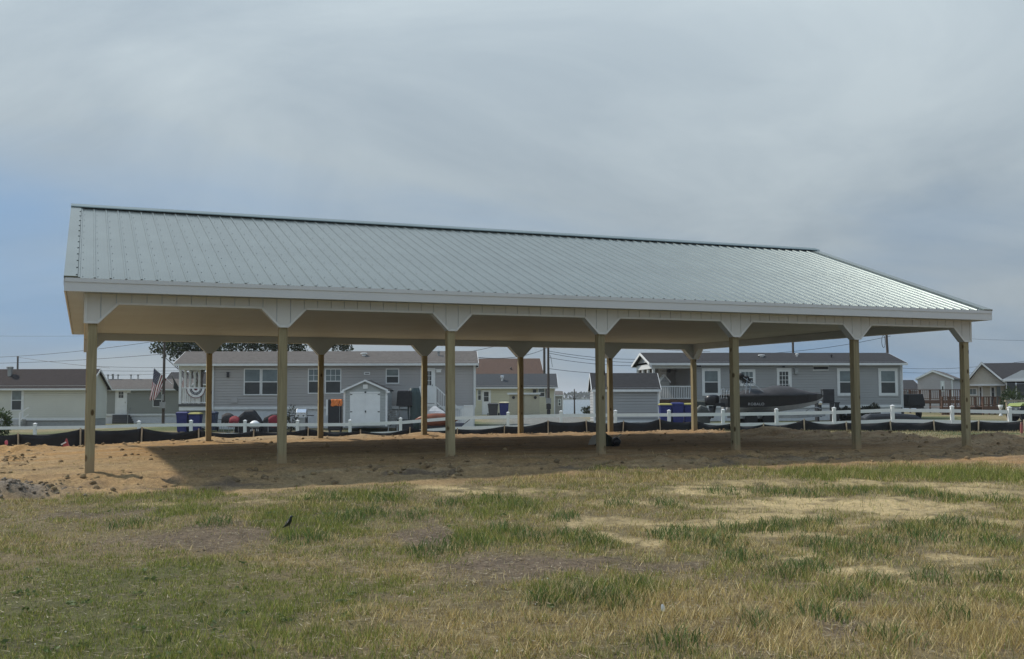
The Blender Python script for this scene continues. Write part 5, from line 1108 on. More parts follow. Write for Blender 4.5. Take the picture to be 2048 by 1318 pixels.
# gas grill
x0, y0, z0 = gplace(604, 57.6); GG = thing('gas_grill', 'stainless gas grill with two knobs standing against the skirting', 'grill', (x0, y0, z0)); zt = at(604, 818, 57.6)[2]-z0
MB().prism([(-.25, zt-.30), (-.25, zt-.18), (-.10, zt), (.18, zt), (.25, zt-.10), (.25, zt-.30)], -.27, .27, 'x').build('hood', CHROME, GG, bevel=.02); MB().box(-.30, .30, -.28, .25, zt-.42, zt-.302).build('control_panel', CHROME, GG)
for s in (-1, 1):
    MB().lathe([(.035, -.05), (.035, 0)], (s*.14, -.281, zt-.36), 10, 'y').build('knob', BLACKP, GG); MB().box(s*.305, s*.62, -.22, .2, zt-.37, zt-.33).build('side_shelf', BLACKP, GG)
    for v in (-.22, .2): MB().box(s*.26-.02, s*.26+.02, v-.02, v+.02, 0, zt-.42).build('leg', BLACKP, GG)
MB().box(-.24, .24, -.2, .18, .1, zt-.48).build('cabinet', GREYM, GG); MB().tube([(-.2, -.30, zt-.2), (.2, -.30, zt-.2)], .012).build('handle', GREYM, GG)
shrub('flowering_shrub', 'dark leafy shrub between the timber post and the gas grill', gplace(583, 57.9), .35, 1.25, 500, .10, (.05, .055, .035), 5)
# tall black cooler cabinet with orange towel
x0, y0, z0 = gplace(671, 57.4); CB = thing('black_cabinet', 'tall black upright smoker cabinet at the left of the gable shed', 'cabinet', (x0, y0, z0)); zt = at(671, 799, 57.4)[2]-z0
MB().box(-.36, .36, -.25, .25, .08, zt).build('body', BLACKP, CB, bevel=.02); MB().box(-.33, .33, -.27, -.251, .14, zt-.06).build('door', BLACKP, CB); MB().tube([(.27, -.30, .4), (.27, -.30, zt-.35)], .012).build('handle', GREYM, CB)
MB().box(-.47, -.37, -.2, .2, zt-.85, zt).build('side_shelf', WHITE, CB)
for sx in (-.3, .3): MB().box(sx-.03, sx+.03, -.2, .2, 0, .08).build('foot', BLACKP, CB)
ORANGE = mat('orange_cloth', (.75, .22, .06), .7, var=.2, scale=14)
TW = thing('orange_towel', 'crumpled orange towel draped over the black cabinet top', 'towel', (x0+.12, y0-.05, z0+zt)); vs = []; fs = []
for i in range(13):
    for j in range(12):
        a = -.30+.60*i/12; s = j/11; 
        if s < .35: yy, zz = .15-.36*s/.35+.0, .012
        else: yy, zz = -.23-.02*math.sin(i*1.3), .012-.36*(s-.35)/.65*(1+.06*math.sin(i*.9))
        vs.append((a+.02*math.sin(j*1.1+i), yy+(.025*math.sin(i*1.9+j*.5) if s >= .35 else 0)-.02, zz+.008*math.sin(i*1.7)*math.sin(j)))
for i in range(12):
    for j in range(11): c0 = i*12+j; fs.append((c0, c0+1, c0+13, c0+12))
o = MB().add(vs, fs).build('cloth', ORANGE, TW, smooth=True); o.modifiers.new('t', 'SOLIDIFY').thickness = .008
# covered smoker on a cart, folded chairs, paddle boards, kayak under tarp by the steps
x0, y0, z0 = gplace(809, 58.2); SM = thing('covered_smoker', 'black fabric covered grill cart between the shed and the steps', 'grill', (x0, y0, z0)); zt = at(809, 781, 58.2)[2]-z0; zl = at(809, 812, 58.2)[2]-z0
def rg(s, z): return [(-.40*s, -.28*s, z), (.40*s, -.28*s, z), (.40*s, .28*s, z), (-.40*s, .28*s, z)]
MB().loft([rg(1.05, zl), rg(1.0, zl+.3), rg(.95, zt-.1), rg(.85, zt)]).build('cover', BLACK, SM, bevel=.03)
for sx in (-.28, .28):
    for sy in (-.2, .2): MB().tube([(sx, sy, 0), (sx, sy, zl+.02)], .018, 6).build('leg', GREYM, SM)
MB().box(-.3, .3, -.24, .24, zl-.06, zl-.02).box(-.45, .45, -.25, .25, .05, zl*.45).build('lower_shelf', BLACKP, SM)
x0, y0, z0 = gplace(786, 57.6); FC = thing('folded_chairs', 'grey folding patio chair leaning beside the covered grill cart', 'chair', (x0, y0, z0), .2)
for sx in (-.24, .24): MB().bar((sx, 0, 0), (sx*.8, .3, 1.15), .04, .04).build('frame_leg', GREYM, FC); MB().bar((sx, .35, 0), (sx*.9, .05, .85), .035, .035).build('frame_leg', GREYM, FC)
for k in range(6): z_ = .45+k*.12; MB().box(-.22, .22, z_*.26-.01, z_*.26+.02, z_, z_+.08).build('slat', mat('grey_slat', (.2, .2, .19), .7), FC)
TEAL = mat('dark_teal_board', (.05, .075, .072), .5)
for i, (px, lab) in enumerate(((827.5, 'dark teal paddle board leaning nearest the covered grill cart'), (833.5, 'dark teal paddle board leaning against the white landing'))):
    x0, y0, z0 = gplace(px, 58.4+.15*i); zt = at(px, 776, 58.4)[2]-z0; t = thing('paddle_board', lab, 'paddle board', (x0, y0, z0), .25, 'paddle boards by the steps'); rings = []
    for k in range(9): s = k/8; w = .05+.27*math.sin(math.pi*min(1, .12+s*.80))**.6; rings.append([(-w, s*.25-.04, s*zt), (0, s*.25-.055, s*zt), (w, s*.25-.04, s*zt), (w, s*.25+.04, s*zt), (-w, s*.25+.04, s*zt)])
    MB().loft(rings).build('board', TEAL, t, smooth=True); MB().prism([(.0, .3), (.12, .2), (.0, .15)], -.02, .02, 'x').build('fin', BLACKP, t)
x0, y0, z0 = gplace(874, 55.4); KY = thing('orange_kayak', 'orange kayak lying on its side in front of the white steps', 'kayak', (x0, y0, z0)); zb_ = at(874, 852, 55.4)[2]-z0; zt = at(874, 826, 55.4)[2]-z0; rings = []
for k in range(11):
    s = k/10*2-1; w = max(.03, (1-abs(s)**2.6)); zc_ = (zb_+zt)/2; hh = (zt-zb_)/2*w
    rings.append([(s*1.15, .22*w*math.cos(a), zc_+hh*math.sin(a)) for a in [j*math.pi/5 for j in range(10)]])
MB().loft(rings).build('hull', mat('orange_plastic', (.20, .06, .025), .45, var=.25, scale=3), KY, smooth=True); MB().box(-.9, .9, -.05, .1, -.1, zb_+.05).build('cradle', BLACKP, KY)
x0, y0, z0 = at(872, 829, 56)[0], 56.0, at(872, 826, 56)[2]
TP = thing('white_tarp', 'pale grey tarp piled over the orange kayak by the steps', 'tarp', (x0, y0, z0)); zt = at(872, 812, 56)[2]-z0
MB().loft([[(-.45, -.3, 0), (.48, -.3, 0), (.48, .35, 0), (-.45, .35, 0)], [(-.38, -.26, .1), (.36, -.24, .08), (.38, .3, .1), (-.38, .3, .1)], [(-.25, -.1, zt*.75), (.12, -.1, zt*.7), (.12, .2, zt*.7), (-.22, .2, zt*.8)], [(-.12, 0, zt), (.0, 0, zt*.97), (0, .1, zt*.97), (-.1, .1, zt)]]).build('cloth', mat('pale_tarp', (.5, .5, .5), .6), TP, smooth=False)
x0, y0, z0 = gplace(911, 55); GCt = thing('garden_cart', 'small grey garden cart near the foot of the white steps', 'cart', (x0, y0, z0), .3)
MB().loft([[(-.25, -.2, .3), (.25, -.2, .3), (.25, .2, .3), (-.25, .2, .3)], [(-.4, -.3, .55), (.4, -.3, .55), (.4, .3, .55), (-.4, .3, .55)]]).build('tray', mat('blue_grey_tray', (.1, .11, .15), .6), GCt)
for sx in (-.25, .25):
    for sy in (-.25, .25): MB().lathe([(.05, -.03), (.13, -.03), (.13, .03), (.05, .03)], (sx, sy, .13), 10, 'y').build('wheel', RUBBER, GCt)
MB().bar((.35, 0, .4), (.8, 0, .75), .03, .03).build('handle', BLACKP, GCt)
# pale rubble and planks behind the fence at left
m = MB(); x0, y0, z0 = gplace(335, 53)
PLK = thing('plank_pile', 'loose pile of pale boards on the ground below the flag', 'planks', (x0, y0, z0))
for k in range(12): a = random.uniform(-1.6, 1.6); MB().bar((a-.6, random.uniform(-.5, .5), .04+.03*k*.6), (a+.6, random.uniform(-.5, .5), .05+.03*k*.6), .14, .03).build('plank', mat('pale_board', (.5, .47, .4), .8), PLK)
# ---- covered boat on its trailer
BY = 54.0; bx0, bx1 = at(1448, 795, BY)[0], at(1645, 795, BY)[0]; zgB = g1((bx0+bx1)/2, BY); Lb = bx1-bx0
BO = thing('covered_boat', 'black hulled motor boat under a dark cover on a trailer', 'boat', (bx0, BY, zgB), 0)
def bz(px, py): return at(px, py, BY)[2]-zgB
def bu(px): return at(px, 795, BY)[0]-bx0
st = [(0, 791, 826, 1.05), (.12, 791, 826.5, 1.12), (.3, 790.5, 826, 1.16), (.5, 790, 823.5, 1.14), (.68, 789.5, 818.5, 1.0), (.82, 789, 813, .74), (.92, 788.5, 807.5, .42), (.985, 788, 801, .10), (1.0, 788, 796, .03)]
hull = []; bottom = []
for s, ps, pk, w in st:
    px = 1448+197*s; zs_, zk = bz(px, ps), bz(px, pk); zc_ = zk+(zs_-zk)*.33
    hull.append([(s*Lb, -w, zs_), (s*Lb, -w*.86, zc_), (s*Lb, w*.86, zc_), (s*Lb, w, zs_)]); bottom.append([(s*Lb, -w*.855, zc_-.002), (s*Lb, 0, zk-.03), (s*Lb, w*.855, zc_-.002)])
HULLB = mat('black_gelcoat', (.016, .016, .018), .35, var=.2); HULLW = mat('white_gelcoat', (.42, .43, .43), .35)
MB().loft(hull).build('hull', HULLB, BO, smooth=False); MB().loft(bottom).build('hull_bottom', HULLW, BO, smooth=False)
cv = []
top = [(0, 789), (.12, 786), (.22, 779), (.34, 777.5), (.42, 776), (.5, 771.5), (.56, 770.5), (.66, 772.5), (.76, 778), (.88, 784), (.985, 787), (1, 787.5)]
for s, pt in top:
    w = np.interp(s, [q[0] for q in st], [q[3] for q in st])*1.03; px = 1448+197*s; zs_ = bz(px, np.interp(s, [q[0] for q in st], [q[1] for q in st])); zt = bz(px, pt)
    cv.append([(s*Lb, -w, zs_-.08), (s*Lb, -w*1.0, zs_+.02), (s*Lb, -w*.55, zs_+(zt-zs_)*.7), (s*Lb, 0, zt), (s*Lb, w*.55, zs_+(zt-zs_)*.7), (s*Lb, w, zs_+.02), (s*Lb, w, zs_-.08)])
MB().loft(cv).build('boat_cover', mat('boat_cover_cloth', (.035, .034, .036), .8, var=.25, scale=3, bump=.4, bscale=5), BO, smooth=True)
# lettering on the hull side
fc = bpy.data.curves.new('hull_lettering', 'FONT'); fc.body = 'ROBALO'; fc.size = .26; fc.extrude = .004; fc.space_character = 1.12
to = bpy.data.objects.new('hull_lettering', fc); COL.objects.link(to); dg = bpy.context.evaluated_depsgraph_get(); me = bpy.data.meshes.new_from_object(to.evaluated_get(dg)); bpy.data.objects.remove(to)
me.name = 'hull_lettering'; lo_ = link('hull_lettering', me, mat('lettering_grey', (.42, .42, .43), .5)); lo_.parent = BO
w_ = [v.co.x for v in me.vertices]; lw = max(w_)-min(w_); want = bu(1517)-bu(1486); lo_.scale = (want/lw, (bz(1500, 804.8)-bz(1500, 810.2))/.19, 1)
lo_.location = (bu(1486), -1.125, bz(1500, 810.2)); lo_.rotation_euler = (math.pi/2+.14, 0, -.0)
# bimini folded on its bows
m = MB(); ub = bu(1476)
MB().tube([(bu(1477), -.75, bz(1480, 752)), (bu(1478), 0, bz(1480, 751)), (bu(1477), .75, bz(1480, 752))], .14, 8).tube([(bu(1489), -.7, bz(1490, 756)), (bu(1489), .7, bz(1490, 756))], .11, 8).bar((bu(1479), 0, bz(1480, 751)), (bu(1497), 0, bz(1497, 763)), 1.3, .12).build('bimini_roll', BLACK, BO, smooth=True)
for y_ in (-.95, .95):
    for (p0, p1) in (((1490, 790), (1497, 761)), ((1520, 785), (1478, 753)), ((1483, 788), (1489, 757)), ((1516, 783), (1497, 762))): MB().tube([(bu(p0[0]), y_, bz(*p0)), (bu(p1[0]), y_*.75, bz(*p1))], .017, 6).build('bimini_bow', GREYM, BO)
for px, top_ in ((1438, 776), (1448, 778)): MB().tube([(bu(px), -.6, bz(px, 797)), (bu(px+1), -.6, bz(px, top_+4)), (bu(px+3), -.6, bz(px, top_)), (bu(px+6), -.6, bz(px, top_+2)), (bu(px+5), -.6, bz(px, 797))], .02, 6).build('stern_rail', CHROME, BO)
# outboard motor
def ring_y(u, z, w, h): return [(u+w*math.cos(a), h*math.sin(a), z) for a in [j*math.pi/5 for j in range(10)]]
um = bu(1424); MB().loft([ring_y(um, bz(1424, 811), .30, .2), ring_y(um, bz(1424, 808), .36, .25), ring_y(um+.0, bz(1424, 797), .38, .27), ring_y(um+.02, bz(1424, 792), .33, .24), ring_y(um+.06, bz(1424, 789.5), .18, .15)]).build('outboard_cowl', HULLB, BO, smooth=True)
MB().loft([ring_y(um+.02, bz(1424, 812), .2, .13), ring_y(um, bz(1424, 826), .15, .08), ring_y(um-.05, bz(1424, 836), .12, .04)]).build('outboard_leg', BLACKP, BO, smooth=True); MB().box(um+.1, .1, -.2, .2, bz(1424, 812), bz(1424, 806)).build('motor_bracket', BLACKP, BO)
MB().lathe([(.03, -.12), (.16, -.02), (.16, .02), (.03, .1)], (um-.12, 0, bz(1424, 833)), 8, 'x').build('propeller', BLACKP, BO)
BTt = thing('boat_trailer', 'low dark boat trailer with two wheels under the covered boat', 'trailer', (bx0, BY, zgB)); zt_ = .42
for y_ in (-.75, .75): MB().bar((.3, y_, zt_), (Lb*.72, y_*.8, zt_+.02), .08, .12).build('frame_rail', GREYM, BTt); MB().bar((Lb*.72, y_*.8, zt_+.02), (Lb*1.02, 0, zt_+.1), .08, .12).build('frame_rail', GREYM, BTt)
for uu in (bu(1493), bu(1527)):
    for y_ in (-1.0, 1.0): w = MB().lathe([(.18, -.09), (.31, -.09), (.33, 0), (.31, .09), (.18, .09)], (uu, y_, .33), 16, 'y').build('tyre', RUBBER, BTt); MB().lathe([(.02, -.05), (.17, -.04), (.17, .04), (.02, .05)], (uu, y_, .33), 12, 'y').build('rim', GREYM, w)
    MB().box(uu-.03, uu+.03, -1, 1, .29, .36).build('axle', BLACKP, BTt)
for y_ in (-1.0, 1.0): MB().prism([(bu(1483), .55), (bu(1486), .74), (bu(1534), .74), (bu(1537), .55), (bu(1536), .53), (bu(1533), .70), (bu(1487), .70), (bu(1484), .53)], y_-.12, y_+.12).build('fender', BLACKP, BTt)
uw = bu(1637); MB().bar((uw+.1, 0, zt_), (bu(1640), 0, bz(1640, 800)), .08, .10).bar((bu(1640), 0, bz(1640, 800)), (bu(1633), 0, bz(1636, 803)), .08, .08).build('winch_post', BLACKP, BTt); MB().lathe([(.02, -.08), (.1, -.07), (.1, .07), (.02, .08)], (bu(1640), 0, bz(1640, 806)), 10, 'y').build('winch_drum', CHROME, BTt)
u_ = bu(1625); MB().tube([(u_-.45, -.4, bz(1620, 822)), (u_-.25, -.4, bz(1620, 816)), (u_+.1, -.4, bz(1620, 814.5)), (u_+.3, -.4, bz(1620, 818))], .03, 6).build('jockey_guard', GREYM, BTt)
lumpy_cover('covered_bench', 'low dark olive covered bench left of the boat motor', 1386, 1411, 801, 56.5, [(0, 0), (0, .85), (.1, 1), (.9, .98), (1, .8), (1, 0)], mat('olive_cover', (.05, .055, .045), .8), .6)
lumpy_cover('grey_cover_heap', 'grey green tarp heap at the stern of the boat', 1392, 1418, 810, 55.6, [(0, 0), (0, .8), (.3, 1), (.8, .9), (1, .6), (1, 0)], mat('grey_green_tarp', (.10, .105, .095), .8), .6)
# smoker cabinet on a table, right of the boat
x0, y0, z0 = gplace(1656, 57.2); SB = thing('black_smoker', 'square black smoker box on a dark stand at the boat bow', 'smoker', (x0, y0, z0)); zt = at(1656, 778, 57.2)[2]-z0; zl = at(1656, 804, 57.2)[2]-z0
MB().box(-.32, .28, -.25, .25, zl, zt).build('body', BLACKP, SB, bevel=.02); MB().box(-.29, .25, -.27, -.251, zl+.05, zt-.05).build('door', BLACKP, SB); MB().tube([(-.35, -.28, zt-.32), (-.35, -.28, zt-.12)], .015).build('handle', CHROME, SB)
MB().box(-.7, .55, -.3, .3, zl-.07, zl-.005).build('table_top', BLACKP, SB)
for sx in (-.6, .2, .47): MB().box(sx-.05, sx+.05, -.25, .25, 0, zl-.07).build('leg', BLACKP, SB)
for i, (px, lab, rz_) in enumerate(((1692, 'dark rounded bush under the right window of the blue grey house', .55), (1740, 'dark low bush right of the timber post by the white skirting', .5))): shrub('dark_bush', lab, gplace(px, 58.6), .55, at(px, 811, 58.6)[2]-gplace(px, 58.6)[2], 2600, .12, (.022, .028, .022), 30+i, 'bush', 'bushes by the blue grey house')
# dark enclosed trailer at the house corner
x0, y0, z0 = gplace(1824, 62); zt = at(1824, 788.5, 62)[2]-z0; zl = at(1824, 812, 62)[2]-z0; ET = thing('dark_trailer', 'dark charcoal covered utility trailer past the blue grey house corner', 'trailer', (x0, y0, z0))
MB().prism([(-.5, zl), (-.48, zt), (.38, zt+.02), (.5, zl+.2), (.5, zl)], -.7, 1.5).build('body', mat('trailer_cover', (.02, .021, .022), .6), ET, bevel=.03); MB().box(-.45, .45, -.6, 1.4, zl-.12, zl-.005).build('chassis', BLACKP, ET)
for sx in (-.52, .52): MB().lathe([(.1, -.08), (.3, -.08), (.3, .08), (.1, .08)], (sx, .4, .3), 14, 'x').build('wheel', RUBBER, ET)
MB().bar((.45, .2, zl-.06), (1.4, .2, .35), .06, .08).build('drawbar', GREYM, ET)
lumpy_cover('dark_tarp_row', 'long low dark tarp covered woodpile behind the right rail fence', 1722, 1850, 826, 52, [(0, 0), (0, .7), (.1, .95), (.5, 1), (.8, .9), (1, .35), (1, 0)], mat('dark_tarp', (.03, .034, .04), .6), .9)
# right edge vehicle with lime cover, wooden frame
x0, y0, z0 = gplace(2062, 56); UV = thing('utility_vehicle', 'dark vehicle with lime green bonnet cut off by the right edge', 'vehicle', (x0, y0, z0)); X_ = lambda px: at(px, 800, 56)[0]-x0; Z_ = lambda py: at(2048, py, 56)[2]-z0
MB().prism([(X_(2024), .3), (X_(2023), Z_(822)), (X_(2027), Z_(813)), (X_(2060), Z_(809)), (X_(2072), Z_(792)), (X_(2110), Z_(790)), (X_(2125), Z_(812)), (X_(2128), .3)], -.75, .75).build('body', mat('dark_navy_paint', (.02, .024, .032), .3), UV, bevel=.06)
MB().prism([(X_(2026), Z_(812.5)), (X_(2031), Z_(806.5)), (X_(2060), Z_(804.5)), (X_(2060), Z_(808.5)), (X_(2040), Z_(810))], -.72, .72).build('lime_bonnet', mat('lime_plastic', (.22, .27, .06), .4), UV, bevel=.02)
for px in (2038, 2112):
    for y_ in (-.72, .72): w = MB().lathe([(.18, -.1), (.33, -.1), (.35, 0), (.33, .1), (.18, .1)], (X_(px), y_, .34), 16, 'y').build('tyre', RUBBER, UV); MB().lathe([(.02, -.06), (.18, -.05), (.18, .05), (.02, .06)], (X_(px), y_, .34), 12, 'y').build('rim', GREYM, w)
MB().box(X_(2024)-.02, X_(2024)+.02, -.6, -.3, Z_(820), Z_(816)).box(X_(2024)-.02, X_(2024)+.02, .3, .6, Z_(820), Z_(816)).build('headlight', GLASS_UP, UV)
x0, y0, z0 = gplace(2013.5, 58); WFm = thing('wooden_frame', 'plain timber post and beam frame beside the lime green bonnet', 'frame', (x0, y0, z0)); zt = at(2013, 800.5, 58)[2]-z0
for sx in (0, 3.2): MB().box(sx-.045, sx+.045, -.045, .045, -.1, zt-.08).build('post', STAKE, WFm)
MB().box(-.1, 3.3, -.05, .05, zt-.08, zt+.02).build('beam', STAKE, WFm)
shrub('yard_shrub', 'green feathery shrub in front of the sunroom posts', gplace(2024, 68), .75, 1.75, 1600, .13, (.05, .075, .03), 41); shrub('left_bush', 'green ornamental grass bush at the left edge behind the fence', gplace(3, 57), .55, 1.45, 1400, .14, (.06, .09, .03), 42, 'bush')
x0, y0, z0 = gplace(2000.5, 66); UR = thing('white_urn', 'small white garden urn at the end of the porch deck', 'urn', (x0, y0, z0)); zt = at(2000, 810, 66)[2]-z0; MB().lathe([(.10, 0), (.11, .05), (.06, .12), (.06, zt*.6), (.10, zt*.72), (.15, zt*.97), (.12, zt)], (0, 0, 0), 12).build('urn_body', WHITE, UR, smooth=True)
# pale lakeside runabout and mast
x0, y0, z0 = at(1180, 823, 110)[0], 110, at(1180, 826, 110)[2]; PB = thing('white_skiff', 'small white skiff lying on the lake bank', 'boat', (x0, y0, z0)); MB().loft([[(-.6, -.25, 0), (-.6, .25, 0), (-.6, .3, .2), (-.6, -.3, .2)], [(.2, -.25, 0), (.2, .25, 0), (.2, .32, .22), (.2, -.32, .22)], [(.75, -.03, .1), (.75, .03, .1), (.75, .03, .28), (.75, -.03, .28)]]).build('hull', WHITE, PB)
MB().box(-.3, -.1, -.22, .22, .2, .24).build('seat', GREYM, PB)
x0, y0 = at(1149, 823, 109)[0], 109; MS = thing('mast_pole', 'thin dark marker pole standing on the lake bank', 'pole', (x0, y0, g1(x0, y0))); MB().tube([(0, 0, -.3), (0, 0, at(1149, 778, 109)[2]-g1(x0, y0))], [.09, .05], 8).build('pole_shaft', POLEW, MS); MB().box(-.15, .15, -.02, .02, 1.6, 1.75).build('cross_cleat', POLEW, MS)
shrub('bank_bush', 'round dark green bush on the lake bank left of the storage shed', (at(1179, 812, 108)[0], 108, g1(at(1179, 812, 108)[0], 108)), .75, at(1179, 809, 108)[2]-g1(at(1179, 812, 108)[0], 108), 900, .18, (.05, .06, .03), 44, 'bush')
n = 4200; vx = rng.uniform(-8, 24, n); vy = rng.uniform(106, 114, n); V, T, C_ = make_blades(vx, vy, .08+.3*rng.random(n)*sstep(.45, .7, fbm(vx*.5, vy*.5, 2, 4)), .04+.04*rng.random(n), np.array([(.10, .14, .045)])*(.6+.8*rng.random(n))[:, None], .3, False, 77)
o = link('reed_grass', fast_mesh('reed_grass', V, T, 3, C_), BLADEM); tag(o, 'green reeds and grass along the lake bank', 'reeds', kind='stuff')
# ---- utility poles and wires
def pole(px, Y, pyt, label, r=.12, lean=0, name='utility_pole', boxes=(), pyb=None):
    x0 = at(px, 800, Y)[0]; zg = g1(x0, Y); t = thing(name, label, 'utility pole', (x0, Y, zg), 0, 'wooden utility poles'); zt = at(px, pyt, Y)[2]-zg
    MB().tube([(0, 0, -.4), (lean*.5, 0, zt*.5), (lean, 0, zt)], [r*1.15, r, r*.8], 10).build('pole_shaft', POLEW, t)
    for a, b, w, h, mt in boxes: zz = at(px, (a+b)/2, Y)[2]-zg; MB().box(-w/2, w/2, -r-.18, -r+.02, zz-h/2, zz+h/2).build('meter_box', mt, t)
    return Vector((x0+lean, Y, zg+zt)), t
T1, P1 = pole(327, 70, 640, 'dark wooden utility pole behind the national flag', .085, 0, boxes=((803, 817, .34, .42, GREYM), (790, 800, .1, .4, GREYM)))
T2, P2 = pole(1089, 118, 640, 'thick far utility pole behind the brown roofed house', .15); T3, P3 = pole(1097, 88, 625, 'near utility pole with meter boxes beside the yellow house', .10, 0, boxes=((797, 806, .42, .45, GREYM), (808, 818, .38, .45, BLACKP), (820, 827, .3, .35, BLACKP)))
T4, P4 = pole(33.5, 130, 712, 'far utility pole above the cream house roof', .13); T5, P5 = pole(1781, 95, 640, 'leaning utility pole behind the right end of the blue grey roof', .12, -.25); T6, P6 = pole(1588, 90, 640, 'slim utility pole above the middle of the blue grey roof', .10)
T7, P7 = pole(225, 125, 748, 'short far utility pole over the olive grey roof', .12)
m_ = MB(); co = [(.35*math.cos(a), -.15, .35*math.sin(a)) for a in [k*math.pi/6 for k in range(13)]]; zc_ = at(1771, 683, 95)[2]-P5.location.z; MB().tube([(-.55+a*.45, b, zc_+c_*1.6) for a, b, c_ in co], .025, 5).build('cable_coil', WIRE, P5)
def wire(label, a, b, sag, r=.016):
    a, b = Vector(a), Vector(b); pts = []
    for k in range(13): t = k/12; p = a.lerp(b, t); p.z -= sag*4*t*(1-t); pts.append(p)
    t_ = thing('overhead_wire', label, 'wire', pts[0], 0, 'overhead wires'); MB().tube([p-pts[0] for p in pts], r, 4).build('cable', WIRE, t_)
W_ = lambda px, py, Y: at(px, py, Y)
wire('upper overhead wire rising left to right over the cream house', W_(-60, 716, 90), W_(327, 680, 70), .25); wire('second overhead wire above the cream house roof', W_(-60, 727, 95), W_(327, 708, 70), .15)
wire('thin wire slanting down right from the far left pole', W_(33, 714, 130), W_(220, 736, 120), .1, .02); wire('low level wire crossing behind the utility pole and flag', W_(180, 732, 120), W_(520, 727, 118), .3, .02); wire('lower wire just above the olive grey roof', W_(180, 741, 125), W_(420, 740, 125), .1, .02); wire('lowest wire over the olive grey roof vents', W_(205, 750, 125), W_(360, 745, 125), .1, .018)
wire('faint high wire left of the pavilion corner', W_(-60, 671, 140), W_(330, 667, 130), .2, .016)
wire('wire rising right from the long grey roof to the poles', W_(905, 709, 75), W_(1000, 690, 80), .05); wire('twisted service wire from the grey house to the near pole', W_(957, 715, 64), T3+Vector((0, 0, -2.9)), .35, .02)
for i, (ya, yb) in enumerate(((702, 715), (706, 722), (715, 728), (737, 742))): wire(['uppermost wire crossing the lake view', 'second wire crossing the lake view', 'third wire crossing the lake view', 'lowest wire crossing the lake view'][i], W_(1097, ya, 88), W_(1310, yb+3, 92), .25, .018)
wire('wire slanting up to the right behind the blue grey roof', W_(1400, 710, 90), W_(1781, 672, 95), .5, .018); wire('wire above the porch ridge of the blue grey house', W_(1300, 697, 100), W_(1420, 703, 100), .05, .015)
wire('upper wire between the blue grey house and the pinkish house', W_(1781, 735, 120), W_(2110, 712, 100), .55, .018); wire('lower wire over the pinkish house roof', W_(1781, 744, 120), W_(1960, 745, 125), .1, .016)
wire('faint wire in the sky at the far right', W_(1930, 677, 150), W_(2110, 681, 150), .1, .016)
# loops of slack cable at the near pole
zc_ = at(1103, 722, 88); sl_w = thing('slack_cable_loop', 'hanging loop of slack cable on the near utility pole', 'wire', zc_, 0); MB().tube([(-.15+.22*math.sin(a*.5), 0, .5*math.cos(a)) for a in [k*.45 for k in range(14)]], .016, 4).build('cable', WIRE, sl_w)
# ---- trees
def P_at(px, py, Y): q = at(px, py, Y); return q
def crown_clumps(bx, by, bzv, L_): return [(at(px, py, Y)[0]-bx, Y-by, at(px, py, Y)[2]-bzv, r) for px, py, Y, r in L_]
b0 = at(400, 800, 82); zg = g1(b0[0], 82)
tree('oak_tree', 'broad leafy tree behind the left porch of the grey house', (b0[0], 82, zg), 9, crown_clumps(b0[0], 82, zg, [(325, 690, 80, .9), (345, 700, 80, 1.0), (362, 690, 81, 1.1), (350, 665, 82, 1.6), (385, 690, 82, 1.5), (372, 725, 81, .7), (400, 655, 83, 2.0), (395, 735, 82, .8), (310, 697, 80, .45), (415, 700, 82, 1.3), (355, 640, 82, 1.5)]), 9000, .21, (.055, .07, .032), 3, .22)
b0 = at(520, 800, 84); zg = g1(b0[0], 84)
tree('shade_tree', 'dense dark tree showing over the middle of the grey roof', (b0[0], 84, zg), 9, crown_clumps(b0[0], 84, zg, [(455, 690, 83, 1.1), (480, 680, 84, 1.3), (505, 692, 84, 1.0), (530, 680, 84, 1.4), (560, 690, 84, 1.1), (585, 688, 84, .9), (603, 694, 84, .6), (520, 655, 85, 2.0), (450, 660, 85, 1.6), (580, 664, 85, 1.4)]), 8000, .21, (.045, .058, .028), 4, .22)
b0 = at(683, 800, 86); zg = g1(b0[0], 86)
tree('slender_tree', 'small tree top showing right of the second back post', (b0[0], 86, zg), 7.5, crown_clumps(b0[0], 86, zg, [(672, 695, 86, .45), (694, 697, 86, .5), (685, 684, 86, .7), (665, 682, 86, .6)]), 1500, .19, (.05, .065, .03), 5, .12)
# far shore
n = 16000; tx = rng.uniform(-1400, 1400, n); ty = 945+rng.uniform(0, 60, n); hgt = 2.6+6.0*fbm(tx*.015, ty*.01, 4, 8)+1.0*rng.random(n); tz = -1.2+hgt*rng.random(n)**.7
cf_ = np.array([(.032, .044, .024)])*(.6+.8*rng.random(n))[:, None]; V, Lp, C_ = leaf_quads(np.stack([tx, ty, tz], 1), 2.2+2.4*rng.random(n), cf_, seed=12, wide=.9)
o = link('far_treeline', fast_mesh('far_treeline', V, Lp, 4, C_), LEAFM); tag(o, 'dark wooded shoreline on the far side of the lake', 'treeline', kind='stuff')
# ---- markers and odds and ends on the building site
def marker(px, pyb, pyt, label, stake_h, ribbon, mt, lean=0.0, Yd=None):
    X1, Y1 = hit(px, pyb); Y1 = Yd or Y1; X1 = at(px, 800, Y1)[0]; z = g1(X1, Y1); t = thing('survey_stake', label, 'stake', (X1, Y1, z), 0, 'survey stakes'); h = at(px, pyt, Y1)[2]-z
    MB().bar((0, 0, -.2), (lean, 0, h*stake_h), .04, .02).build('stake_shaft', STAKE, t)
    MB().loft([[(-.03+lean, -.02, h*.45), (.03+lean, -.03, h*.45), (.03+lean, .03, h*.45), (-.03+lean, .02, h*.45)], [(-.035+lean, -.03, h*.8), (.02+lean, -.03, h*.8), (.03+lean, .03, h*.82), (-.02+lean, .03, h*.8)], [(-.015+lean, -.01, h), (.015+lean, -.01, h), (.015+lean, .01, h), (-.015+lean, .01, h)]]).build('ribbon', mt, t)
